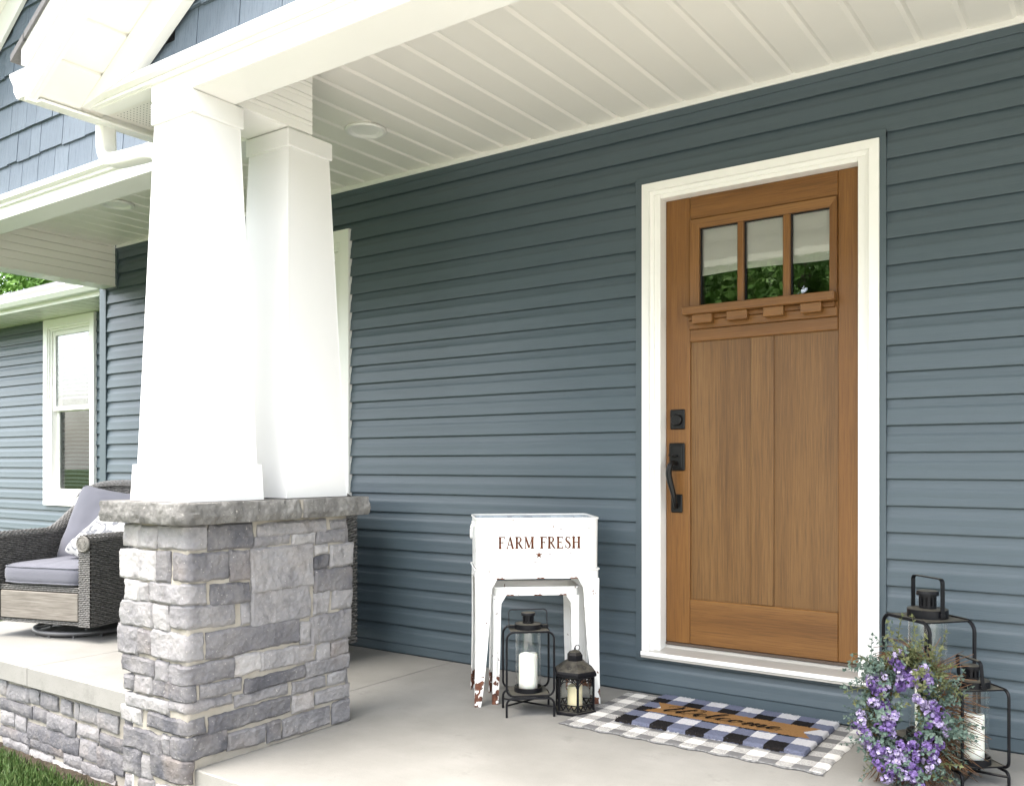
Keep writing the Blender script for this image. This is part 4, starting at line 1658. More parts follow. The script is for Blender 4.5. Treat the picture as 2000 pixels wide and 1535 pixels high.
# brush-script lettering, laid on the pile
W_ = [
    [(-.10, .70), (-.04, .90), (.10, 1.0), (.20, .92), (.20, .62), (.13, .25), (.15, .04), (.25, .02), (.38, .22), (.50, .62), (.55, .95)],
    [(.55, .95), (.49, .60), (.44, .22), (.48, .03), (.58, .03), (.72, .25), (.82, .60), (.82, .88), (.74, .98), (.66, .90)],
    [(.88, .20), (1.02, .27), (1.08, .38), (1.02, .45), (.93, .38), (.90, .18), (.97, .02), (1.08, .05), (1.18, .18)],
    [(1.18, .18), (1.32, .55), (1.38, .86), (1.33, .99), (1.26, .85), (1.23, .45), (1.24, .12), (1.31, .01), (1.40, .08), (1.47, .18)],
    [(1.70, .36), (1.65, .45), (1.54, .40), (1.49, .20), (1.54, .03), (1.66, .03), (1.78, .16)],
    [(1.95, .44), (1.84, .38), (1.80, .16), (1.88, .01), (1.99, .08), (2.03, .30), (1.96, .44), (1.97, .36), (2.12, .34)],
    [(2.14, .34), (2.22, .44), (2.22, .22), (2.18, .0)],
    [(2.19, .14), (2.30, .40), (2.39, .43), (2.39, .22), (2.35, .0)],
    [(2.36, .14), (2.47, .40), (2.56, .43), (2.56, .20), (2.55, .04), (2.62, .02), (2.72, .16)],
    [(2.72, .18), (2.86, .27), (2.92, .38), (2.86, .45), (2.77, .38), (2.74, .18), (2.81, .02), (2.93, .04), (3.06, .20)],
]
let = MB()
sc_x, sc_y = .163, .100
for st in W_:
    pts = spline([(p[0] + .28 * p[1], p[1], 0) for p in st], 7)
    L_, R_ = [], []
    for i, p in enumerate(pts):
        t_ = (pts[min(i + 1, len(pts) - 1)] - pts[max(i - 1, 0)])
        t_ = Vector((t_.x * sc_x, t_.y * sc_y, 0)).normalized()
        wd = .0022 + .0046 * max(0, -t_.y) ** 1.2
        q = Vector((-.277 + p.x * sc_x * .985, -.030 + p.y * sc_y * .92, .0178))
        nrm = Vector((-t_.y, t_.x, 0))
        wob = .0008 * noise.noise(q * 300)
        L_.append(q + nrm * (wd + wob))
        R_.append(q - nrm * (wd - wob))
    n = len(L_)
    let.add(L_ + R_, [(i, i + 1, n + i + 1, n + i) for i in range(n - 1)])
    let.add([(p.x, p.y, p.z - .004) for p in L_ + R_], [(i, i + 1, n + i + 1, n + i) for i in range(n - 1)])
let.build('lettering', m_plain('black_coir_print', (.012, .012, .012), .97, .05, var=.3, nscale=300, bump=.8, bscale=400), mat_o)

# ================================================================== lanterns
def lantern(label, loc, rz, w, d, zf, z1, gr, chim, handle_h, rod=.0045, handle_tilt=0.0, handle_x=None, group='black metal candle lanterns'):
    """two rounded loops joined by plates, glass cylinder, vented lid, strap handle; local x runs along the loops"""
    root = thing('candle_lantern', label, 'lantern', loc, rz, group)
    B = MAT['black']
    for sy in (-1, 1):
        y = sy * d / 2
        MB().tube([(px, y, pz) for (px, pz) in rrect(w, z1 - zf, .030 * w / .194, 6, 0, (zf + z1) / 2)], rod, 8, closed=True).build('frame_loop', B, root, smooth=True)
        # legs: an inverted hoop under each loop
        r = .024 * w / .194
        top = zf - 2 * rod - .0005
        hp = [(-w / 2, 0)]
        for k in range(7):
            a = PI - PI / 2 * k / 6
            hp.append((-w / 2 + r + r * math.cos(a), top - r + r * math.sin(a)))
        for k in range(7):
            a = PI / 2 - PI / 2 * k / 6
            hp.append((w / 2 - r + r * math.cos(a), top - r + r * math.sin(a)))
        hp.append((w / 2, 0))
        MB().tube([(px, y, pz) for (px, pz) in hp], rod, 8).build('leg_hoop', B, root, smooth=True)
    zb = (zf) * .52
    for sy in (-1, 1):
        MB().tube([(-w / 2, -sy * d / 2, zb + .0045 * sy), (w / 2, sy * d / 2, zb + .0045 * sy)], rod * .85, 8).build('cross_brace', B, root, smooth=True)
    MB().box(-w / 2 + .018, w / 2 - .018, -d / 2 + .0005, d / 2 - .0005, z1 - .0035, z1 + .0015).build('top_plate', B, root)
    MB().box(-w / 2 + .018, w / 2 - .018, -d / 2 + .0005, d / 2 - .0005, zf - .0015, zf + .0035).build('bottom_plate', B, root)
    MB().lathe([(gr + .006, zf + .0036), (gr + .006, zf + .024), (gr + .0035, zf + .024), (gr + .0035, zf + .006), (.0, zf + .006)], n=36).build('glass_ring', B, root, smooth=True)
    MB().lathe([(gr, zf + .0062), (gr, z1 - .004), (gr - .0025, z1 - .004), (gr - .0025, zf + .0062), (gr, zf + .0062)], n=48).build('glass_cylinder', MAT['glass'], root, smooth=True)
    # lid
    lr = gr * 1.06
    lh = .022 * chim
    MB().lathe([(lr, z1 + .0016), (lr, z1 + lh), (lr - .002, z1 + lh + .001), (0, z1 + lh + .003)], n=40).build('lid', B, root, smooth=True)
    cr = gr * .45
    c0 = z1 + lh + .001
    ch = .034 * chim
    ch_ = MB()
    ch_.lathe([(cr, c0), (cr, c0 + ch * .22), (cr - .003, c0 + ch * .22), (cr - .003, c0)], n=24)
    ch_.lathe([(cr, c0 + ch * .86), (cr, c0 + ch), (cr - .003, c0 + ch), (cr - .003, c0 + ch * .86)], n=24)
    for k in range(12):
        a = 2 * PI * k / 12
        ca, sa = math.cos(a), math.sin(a)
        wd = cr * .14
        pts = []
        for (rr_, tt) in ((cr, -wd), (cr, wd), (cr - .003, wd), (cr - .003, -wd)):
            pts.append((rr_ * ca - tt * sa, rr_ * sa + tt * ca))
        ch_.hexa([(p[0], p[1], c0 + ch * .2) for p in pts], [(p[0], p[1], c0 + ch * .88) for p in pts])
    ch_.lathe([(cr * .7, c0 + .001), (cr * .7, c0 + ch * .95), (0, c0 + ch * .95)], n=16)
    ch_.build('vent_chimney', B, root, smooth=True)
    MB().lathe([(cr * 1.28, c0 + ch), (cr * 1.30, c0 + ch + .004 * chim), (cr * 1.28, c0 + ch + .009 * chim), (cr * 1.2, c0 + ch + .011 * chim), (0, c0 + ch + .012 * chim)], n=28).build('chimney_cap', B, root, smooth=True)
    # strap handle, hinged at the sides of the lid
    hx = handle_x or lr + .006
    hh = handle_h
    rb = .014
    path = [(-hx, 0)]
    for k in range(6):
        a = PI - PI / 2 * k / 5
        path.append((-hx + rb + rb * math.cos(a), hh - rb + rb * math.sin(a)))
    for k in range(6):
        a = PI / 2 - PI / 2 * k / 5
        path.append((hx - rb + rb * math.cos(a), hh - rb + rb * math.sin(a)))
    path.append((hx, 0))
    b = MB()
    sw = .0055 * chim
    th = .0018
    rows = []
    for i, p in enumerate(path):
        q0 = Vector(path[max(i - 1, 0)])
        q1 = Vector(path[min(i + 1, len(path) - 1)])
        t_ = (q1 - q0).normalized()
        nn = Vector((-t_.y, t_.x))
        ring = []
        for (yy, oo) in ((-sw, -th), (sw, -th), (sw, th), (-sw, th)):
            px, pz = p[0] + nn.x * oo, p[1] + nn.y * oo
            ring.append((px, yy * math.cos(handle_tilt) + pz * math.sin(handle_tilt), z1 + lh * .45 + pz * math.cos(handle_tilt) - yy * math.sin(handle_tilt)))
        rows.append(ring)
    vs = [q for r_ in rows for q in r_]
    fs = [(i * 4 + k, i * 4 + (k + 1) % 4, (i + 1) * 4 + (k + 1) % 4, (i + 1) * 4 + k) for i in range(len(rows) - 1) for k in range(4)]
    fs += [(3, 2, 1, 0), tuple(len(vs) - 4 + k for k in range(4))]
    b.add(vs, fs)
    hd_ = b.build('handle', B, root)
    for sx in (-1, 1):
        MB().box(min(sx * lr, sx * (hx + .004)), max(sx * lr, sx * (hx + .004)), -.009, .009, z1 + lh * .25, z1 + lh * .75, .002).build('hinge_bracket', B, hd_)
    return root

def candle(label, loc, r, h, mat, base_z=0.0, seed=0, dip=.010):
    b = MB()
    n = 40
    rows = [(.0, 0), (r, 0), (r, .25), (r, .5), (r, .75), (r, .93), (r * .985, 1.0), (r * .93, 1.02), (r * .84, .985), (r * .5, .86), (0, .83)]
    vs = []
    for (rr_, v) in rows:
        for k in range(n):
            a = 2 * PI * k / n
            top = h + dip * math.sin(a * 1 + seed) * .8 + dip * .45 * math.sin(2 * a + seed * 2)
            zz = v * h if v <= .75 else h * .75 + (top - h * .75) * (v - .75) / .25
            rw = rr_ * (1 + .006 * noise.noise(Vector((math.cos(a) * 2, math.sin(a) * 2, v * 4 + seed))))
            vs.append((rw * math.cos(a), rw * math.sin(a), zz))
    fs = [(i * n + k, i * n + (k + 1) % n, (i + 1) * n + (k + 1) % n, (i + 1) * n + k) for i in range(len(rows) - 1) for k in range(n)]
    root = thing('candle', label, 'candle', loc, 0, 'pillar candles in lanterns')
    MB().add(vs, fs).build('wax_body', mat, root, smooth='all')
    MB().tube([(0, 0, h * .82), (.001, 0, h * .90)], .0016, 6).build('wick', MAT['hardware'], root)
    return root

LA = (-.010, -.560, 0)
lantern('low black lantern with tilted handle standing before the planter stand', LA, math.radians(41.5), .194, .150, .085, .345, .052, 1.0, .070, .0046, .30, .080)
candle('white pillar candle in the lantern before the planter stand', (LA[0], LA[1], .0915), .0385, .150, MAT['wax'], seed=2.2)
LC = (1.467, -.292, 0)
lantern('tall black lantern beside the door frame, behind the wreath', LC, math.radians(-40), .232, .176, .085, .500, .062, 1.35, .125, .0062)
candle('white pillar candle in the tall lantern behind the wreath', (LC[0], LC[1], .0915), .040, .170, MAT['wax'], seed=.5)
LD = (1.605, -.395, 0)
lantern('small black lantern at the right side of the wreath', (LD[0] + .012, LD[1] - .012, 0), math.radians(131.5), .150, .157, .062, .308, .053, 1.0, .082, .0052, .10)
candle('white pillar candle in the small lantern next to the wreath', (LD[0] + .012, LD[1] - .012, .0685), .0395, .152, MAT['wax'], seed=3.6)

# hexagonal lantern
HX = thing('hexagonal_lantern', 'black hexagonal lantern with pierced roof beside the check rug', 'lantern', (.142, -.437, 0), math.radians(35.2 + 30 + 4), 'black metal candle lanterns')
def hexring(r, z):
    return [(r * math.cos(PI / 3 * k), r * math.sin(PI / 3 * k), z) for k in range(6)]
def hexsolid(prof, name, mat, parent):
    b = MB()
    vs = []
    for (r, z) in prof:
        vs += hexring(r, z)
    m = len(prof)
    fs = [(i * 6 + k, i * 6 + (k + 1) % 6, (i + 1) * 6 + (k + 1) % 6, (i + 1) * 6 + k) for i in range(m - 1) for k in range(6)]
    fs += [tuple(range(6))[::-1], tuple((m - 1) * 6 + k for k in range(6))]
    return b.add(vs, fs).build(name, mat, parent)
R_ = .083
hexsolid([(.094, 0), (.094, .010), (.089, .014), (.084, .015)], 'base', MAT['black'], HX)
hexsolid([(R_ + .004, .152), (.095, .156), (.095, .166), (.091, .168)], 'eave', MAT['black'], HX)
rf_ = hexsolid([(.094, .1682), (.090, .176), (.040, .212), (.036, .213)], 'roof', MAT['dusty'], HX)
hexsolid([(.034, .2132), (.034, .236), (.026, .247), (.012, .254), (.006, .256)], 'cupola', MAT['dusty'], HX)
ringp = [(.012 * math.cos(2 * PI * k / 20) + .012, 0, .262 + .012 * math.sin(2 * PI * k / 20)) for k in range(20)]
MB().tube(ringp, .0018, 6, closed=True).build('hanging_ring', MAT['black'], HX, smooth=True)
MB().tube([(0, 0, .255), (0, 0, .266)], .0035, 8).build('finial', MAT['black'], HX)
for k in range(6):
    a0, a1 = PI / 3 * k, PI / 3 * (k + 1)
    A = Vector((R_ * math.cos(a0), R_ * math.sin(a0), 0))
    C = Vector((R_ * math.cos(a1), R_ * math.sin(a1), 0))
    mid = (A + C) / 2
    nrm = mid.normalized()
    ex = (C - A).normalized()
    L = (C - A).length
    MB().tube([A * .985 + Vector((0, 0, .0145)), A * .985 + Vector((0, 0, .1525))], .0055, 6).build('post', MAT['black'], HX)
    def P3(u, z, off=0.0):
        q = A + ex * (u * L) + nrm * off
        return (q.x, q.y, z)
    # glass
    q = [P3(.02, .016, -.006), P3(.98, .016, -.006), P3(.98, .151, -.006), P3(.02, .151, -.006)]
    q2 = [P3(.02, .016, -.008), P3(.98, .016, -.008), P3(.98, .151, -.008), P3(.02, .151, -.008)]
    MB().hexa(q, q2).build('pane', MAT['glass'], HX)
    # pierced skirt: zigzag with rails
    sk = MB()
    def strip(p, q_, wd, off=-.001):
        (u0, z0_), (u1, z1_) = p, q_
        d = Vector(((u1 - u0) * L, z1_ - z0_)).normalized()
        n2 = Vector((-d.y, d.x)) * wd
        c = [(u0 + n2.x / L, z0_ + n2.y), (u1 + n2.x / L, z1_ + n2.y), (u1 - n2.x / L, z1_ - n2.y), (u0 - n2.x / L, z0_ - n2.y)]
        sk.hexa([P3(u, z, off - .0022) for (u, z) in c], [P3(u, z, off) for (u, z) in c])
    strip((.04, .040), (.96, .040), .0022, -.0005)
    strip((.04, .0165), (.96, .0165), .0016, -.0005)
    for j in range(3):
        u0 = .07 + .2867 * j
        strip((u0, .038), (u0 + .143, .018), .0028, -.0012)
        strip((u0 + .143, .018), (u0 + .2867, .038), .0028, -.0019)
    sk.build('pierced_skirt', MAT['black'], HX)
    # arch with fretwork
    sk = MB()
    prev = None
    for j in range(11):
        a = PI * j / 10
        p = (.5 - .43 * math.cos(a), .112 + .026 * math.sin(a))
        if prev:
            strip(prev, p, .0016, -.0006 - .0001 * (j % 2))
        prev = p
    for (p, q_) in (((.06, .150), (.94, .150)),):
        strip(p, q_, .0026, -.0004)
    for j in range(4):
        u0 = .08 + .21 * j
        strip((u0, .148), (u0 + .105, .136), .0013, -.0030)
        strip((u0 + .105, .136), (u0 + .21, .148), .0013, -.0034)
    strip((.07, .112), (.07, .150), .0022, -.0024)
    strip((.93, .112), (.93, .150), .0022, -.0024)
    strip((.10, .128), (.26, .147), .0012, -.0042)
    strip((.90, .128), (.74, .147), .0012, -.0042)
    sk.build('arch_fretwork', MAT['black'], HX)
    # petal cut-outs in the roof plane
    rm = mid.normalized()
    def roofp(u, v):            # u along the side (m), v up the slope 0..1
        r_ = (.090 + (.040 - .090) * v) * math.cos(PI / 6)
        z = .176 + (.212 - .176) * v
        q = rm * (r_ + .0012) + ex * u
        return (q.x, q.y, z + .0012)
    pt = MB()
    for j in range(8):
        a = 2 * PI * j / 8
        c = (math.cos(a), math.sin(a))
        def pp_(r_, t_):
            return roofp(c[0] * r_ - c[1] * t_, .42 + (c[1] * r_ + c[0] * t_) / .0616)
        pt.add([pp_(.0035, 0), pp_(.0075, .0018), pp_(.0125, 0), pp_(.0075, -.0018)], [(0, 1, 2, 3)])
    pt.build('petal_opening', MAT['dark'], rf_)
candle('yellowed pillar candle inside the hexagonal lantern', (.142, -.437, .0155), .031, .092, MAT['wax_old'], seed=1.2, dip=.004)

# ================================================================== planter on nested stands
ANG = math.radians(40.9)
WHT = m_enamel('chipped_white_enamel', .17)
TUBM = m_enamel('white_enamel_tub', .0001)
INN = m_plain('cream_inner_enamel', (.50, .46, .33), .5, .4, var=.1)
FLp = Vector((-.234, -.625))
exv = Vector((math.cos(ANG), math.sin(ANG)))
eyv = Vector((-math.sin(ANG), math.cos(ANG)))
SW, SD, SH = .530, .318, .577

def stand(label, w, d, h, off, apron, legw, name='planter_stand'):
    c = FLp + exv * (SW / 2 + off[0]) + eyv * (SD / 2 + off[1])
    root = thing(name, label, 'stand', (c.x, c.y, 0), ANG, 'nesting white metal stands')
    th = .004
    # apron ring
    def ring(wd, dp, r=.022):
        return rrect(wd, dp, r, 5)
    o, i_ = ring(w, d), ring(w - 2 * th, d - 2 * th, .018)
    n = len(o)
    vs = [(p[0], p[1], h - apron) for p in o] + [(p[0], p[1], h) for p in o] + [(p[0], p[1], h) for p in i_] + [(p[0], p[1], h - apron) for p in i_]
    fs = []
    for k in range(n):
        k2 = (k + 1) % n
        fs += [(k, k2, n + k2, n + k), (n + k, n + k2, 2 * n + k2, 2 * n + k), (2 * n + k, 2 * n + k2, 3 * n + k2, 3 * n + k), (3 * n + k, 3 * n + k2, k2, k)]
    MB().add(vs, fs).build('apron', WHT, root, smooth=True)
    MB().tube([(p[0], p[1], h) for p in ring(w + .004, d + .004)], .0042, 8, closed=True).build('rolled_rim', WHT, root, smooth=True)
    # legs: folded sheet, tapering, with a gentle cabriole curve
    for sx in (-1, 1):
        for sy in (-1, 1):
            b = MB()
            nz = 14
            def edge(z):
                t_ = z / (h - apron)
                wd = .026 + (legw - .026) * (t_ ** .75)
                if t_ > .90:
                    wd += .022 * ((t_ - .90) / .10) ** 2
                bow = .012 * math.sin(PI * min(1, t_ / .95)) * 0 + .013 * (1 - t_) ** 2 - .011 * math.sin(PI * t_) * .4
                return wd, bow
            for (ax) in (0, 1):
                vs = []
                for k in range(nz + 1):
                    z = (h - apron - .0005) * k / nz
                    wd, bow = edge(z)
                    e = bow * .35
                    for (u, o_) in ((0, 0), (wd, 0), (wd, th * .7), (0, th * .7)):
                        if ax == 0:
                            x = sx * (w / 2 + e - u)
                            y = sy * (d / 2 + e - o_)
                        else:
                            x = sx * (w / 2 + e - o_)
                            y = sy * (d / 2 + e - max(u, th * .7 + .0002))
                        vs.append((x, y, z))
                fs = [(k * 4 + q, k * 4 + (q + 1) % 4, (k + 1) * 4 + (q + 1) % 4, (k + 1) * 4 + q) for k in range(nz) for q in range(4)]
                fs += [(3, 2, 1, 0), tuple(nz * 4 + q for q in range(4))]
                b.add(vs, fs)
            # pressed rib on the leg
            zt_ = h * .40
            pts = [(sx * (w / 2 - .013), sy * (d / 2 + .001), zt_ * q / 8 + .05) for q in range(9)]
            b.tube(pts, [.001, .003, .004, .005, .005, .005, .005, .004, .001], 6)
            b.build('leg', WHT, root)
    # rust on the lower apron edge: small chips of bare metal
    chips = MB()
    rq_ = random.Random(len(label))
    for u in (-.30, .02, .30):
        x = u * w + rq_.uniform(-.01, .01)
        pts = [(x - .02, h - apron - .0003), (x - .012, h - apron + .005), (x - .002, h - apron + .003), (x + .008, h - apron + .006), (x + .02, h - apron - .0003)]
        chips.prism(pts, 1, -d / 2 - .0008, -d / 2 + .0006)
    chips.build('rust_chip', MAT['rust'], root)
    return root, c
MAT['rust'] = m_plain('rust', (.16, .060, .032), .9, .1, var=.3, nscale=60)
st, pc = stand('tall chipped white metal stand carrying the lettered planter tub', SW, SD, SH, (0, 0), .038, .070)
stand('shorter chipped white metal stand nested under the taller one', .372, .215, .497, (-.002, -.015), .034, .034)

# tub
tub = thing('planter_tub', 'white metal planter tub lettered FARM FRESH on its stand', 'planter', (pc.x, pc.y, SH + .0045), ANG)
TH = .213
TW, TD = SW - .006, SD - .004
def tube_wall(w0, d0, w1, d1, h, th, r, name, mo, zb=0.0, flip=False):
    a = rrect(w0, d0, r, 6)
    c = rrect(w1, d1, r, 6)
    n = len(a)
    vs = [(p[0], p[1], zb) for p in a] + [(p[0], p[1], h) for p in c]
    fs = [(k, (k + 1) % n, n + (k + 1) % n, n + k) for k in range(n)]
    return vs, fs, n
vs, fs, n = tube_wall(TW, TD, TW + .004, TD + .004, TH, 0, .030, '', None)
fs.append(tuple(range(n))[::-1])
MB().add(vs, fs).build('tub_wall', TUBM, tub, smooth=True)
vs, fs, n = tube_wall(TW - .005, TD - .005, TW - .001, TD - .001, TH, 0, .028, '', None, .004)
fs.append(tuple(range(n)))
MB().add(vs, fs).build('tub_lining', MAT['galv'], tub, smooth=True)
MB().tube([(p[0], p[1], TH) for p in rrect(TW + .004, TD + .004, .031, 6)], .0050, 8, closed=True).build('rolled_rim', TUBM, tub, smooth=True)
yf = -TD / 2 - .0026
# handle on the left end
hh = MB()
hx = -TW / 2 - .008
hh.tube(spline([(hx + .004, -.045, TH - .030), (hx - .004, -.045, TH - .045), (hx - .006, -.043, TH - .085), (hx - .006, 0, TH - .092), (hx - .006, .043, TH - .085), (hx - .004, .045, TH - .045), (hx + .004, .045, TH - .030)], 4), .0035, 6)
hh.build('drop_handle', TUBM, tub, smooth=True)
for yy in (-.045, .045):
    MB().box(-TW / 2 - .009, -TW / 2 - .001, yy - .010, yy + .010, TH - .040, TH - .020, .002).build('handle_lug', TUBM, tub)

# stencilled serif lettering
def stroke(b, pts, wd, y=0.0):
    if not isinstance(wd, (list, tuple)):
        wd = [wd] * len(pts)
    wd = [q * 1.15 + .02 for q in wd]
    L_, R2 = [], []
    P_ = [Vector(p) for p in pts]
    for i, p in enumerate(P_):
        t_ = (P_[min(i + 1, len(P_) - 1)] - P_[max(i - 1, 0)]).normalized()
        nn = Vector((-t_.y, t_.x))
        L_.append(p + nn * wd[i] / 2)
        R2.append(p - nn * wd[i] / 2)
    n = len(P_)
    b.append((L_ + R2, [(i, i + 1, n + i + 1, n + i) for i in range(n - 1)]))
def serif(b, x, z, wd=.26):
    stroke(b, [(x - wd / 2, z), (x + wd / 2, z)], .045)
def stem(b, x, w=.16):
    stroke(b, [(x, .0), (x, .25), (x, .75), (x, 1.0)], [w * 1.2, w * .92, w * .92, w * 1.2])
    serif(b, x, .022, w + .14)
    serif(b, x, .978, w + .14)
def glyph(ch):
    b = []
    if ch == 'F':
        stem(b, .14)
        stroke(b, [(.14, .975), (.56, .975)], .05)
        stroke(b, [(.56, 1.0), (.54, .80)], [.07, .02])
        stroke(b, [(.14, .52), (.42, .52)], .045)
        stroke(b, [(.42, .62), (.42, .42)], .035)
        return b, .60
    if ch == 'E':
        stem(b, .14)
        stroke(b, [(.14, .975), (.54, .975)], .05)
        stroke(b, [(.54, 1.0), (.52, .82)], [.07, .02])
        stroke(b, [(.14, .52), (.42, .52)], .045)
        stroke(b, [(.42, .62), (.42, .42)], .035)
        stroke(b, [(.14, .025), (.56, .025)], .05)
        stroke(b, [(.58, .0), (.54, .20)], [.08, .02])
        return b, .64
    if ch == 'A':
        stroke(b, [(.10, .0), (.36, 1.0)], .045)
        stroke(b, [(.62, .0), (.36, 1.0)], [.14, .11])
        stroke(b, [(.20, .34), (.52, .34)], .045)
        serif(b, .09, .022, .20)
        serif(b, .62, .022, .24)
        return b, .74
    if ch == 'R':
        stem(b, .14)
        stroke(b, [(.14, .975), (.34, .975), (.46, .92), (.51, .80), (.49, .66), (.40, .56), (.28, .52), (.14, .52)], [.045, .05, .09, .13, .12, .07, .045, .045])
        stroke(b, [(.30, .52), (.46, .25), (.62, .03)], [.11, .12, .10])
        serif(b, .64, .022, .16)
        return b, .72
    if ch == 'M':
        stroke(b, [(.12, 0), (.12, 1)], .045)
        stroke(b, [(.13, .99), (.44, .08)], .13)
        stroke(b, [(.44, .04), (.74, .98)], .045)
        stem(b, .76)
        serif(b, .12, .022, .20)
        serif(b, .08, .978, .16)
        return b, .92
    if ch == 'S':
        stroke(b, [(.50, .80), (.44, .93), (.31, .98), (.18, .92), (.12, .78), (.18, .64), (.32, .53), (.46, .40), (.51, .24), (.44, .08), (.30, .02), (.16, .07), (.09, .24)],
               [.03, .04, .05, .09, .12, .14, .15, .14, .12, .09, .05, .04, .03])
        stroke(b, [(.50, .95), (.51, .74)], .035)
        stroke(b, [(.09, .30), (.09, .04)], .035)
        return b, .60
    if ch == 'H':
        stem(b, .14)
        stem(b, .62)
        stroke(b, [(.14, .51), (.62, .51)], .045)
        return b, .78
    return b, .46
word = 'FARM FRESH'
x = 0
items = []
for ch in word:
    b, adv = glyph(ch)
    items.append((x, b))
    x += adv + (.10 if ch != ' ' else 0)
tot = x - .10
LW, LH = .352, .0500
lw = LW / tot
zc = .086
lt = MB()
lay = 0
for k_, (ox, b) in enumerate(items):
    if word[k_] == ' ':
        lt.build('lettering', MAT['rust'], tub)
        lt = MB()
    for (vs, fs) in b:
        lay += 1
        yy = yf - .00002 * (lay % 12)
        lt.add([(-.168 + (ox + v.x) * lw, yy, zc + v.y * LH) for v in vs], fs)
lt.build('lettering', MAT['rust'], tub)
stv = []
for k in range(10):
    a = PI / 2 + PI * k / 5
    r_ = .0165 if k % 2 == 0 else .0058
    stv.append((.005 + r_ * math.cos(a), yf - .0003, .0585 + r_ * math.sin(a)))
MB().add(stv + [(.005, yf - .0003, .0585)], [(k, (k + 1) % 10, 10) for k in range(10)]).build('star_print', MAT['rust'], tub)
sc_ = MB()
for (u, z, L) in ((-.39, .164, .024), (-.09, .166, .016), (.19, .168, .02), (.42, .170, .018), (-.28, .058, .013), (-.10, .060, .011), (.10, .062, .016), (.27, .064, .014), (-.35, .024, .022), (-.02, .028, .026), (.37, .032, .018)):
    x = u * TW
    sc_.add([(x - L * .65, yf - .0004, z), (x, yf - .0004, z - .0016), (x + L * .65, yf - .0004, z + .0004), (x, yf - .0004, z + .0016)], [(0, 1, 2, 3)])
sc_.build('paint_scratch', m_plain('scratch_grey', (.20, .17, .17), .7, .3), tub)

# ================================================================== wicker armchairs
def weave(b, S, Lu, Lv, pitch_u=.030, pitch_v=.0105, amp=.0042, half=.0046):
    """basket weave: flat strands along u that pass in front of and behind stakes. S(u,v) -> (point, normal), u,v in metres"""
    nv = max(2, int(Lv / pitch_v))
    ns = max(2, int(Lu / (pitch_u / 2)))
    for j in range(nv):
        v = (j + .5) * Lv / nv
        vs = []
        ph = 0 if j % 2 == 0 else PI
        for i in range(ns + 1):
            u = Lu * i / ns
            off = amp * math.sin(u / pitch_u * PI * 1.0 + ph + PI / 2)
            for (dv, od) in ((-half, -.0012), (-half * .4, .0018), (half * .4, .0018), (half, -.0012)):
                p, n_ = S(u, min(max(v + dv, 0), Lv))
                vs.append(p + n_ * (off + od + amp))
        fs = [(i * 4 + k, (i + 1) * 4 + k, (i + 1) * 4 + k + 1, i * 4 + k + 1) for i in range(ns) for k in range(3)]
        b.add(vs, fs)

def armtop(y):
    t_ = min(max((y - .02) / .36, 0), 1)
    return .615 + .175 * (t_ * t_ * (3 - 2 * t_))

def backtop(x):
    return .785 + .135 * math.sqrt(max(0, 1 - (abs(x) / .40) ** 2.6))

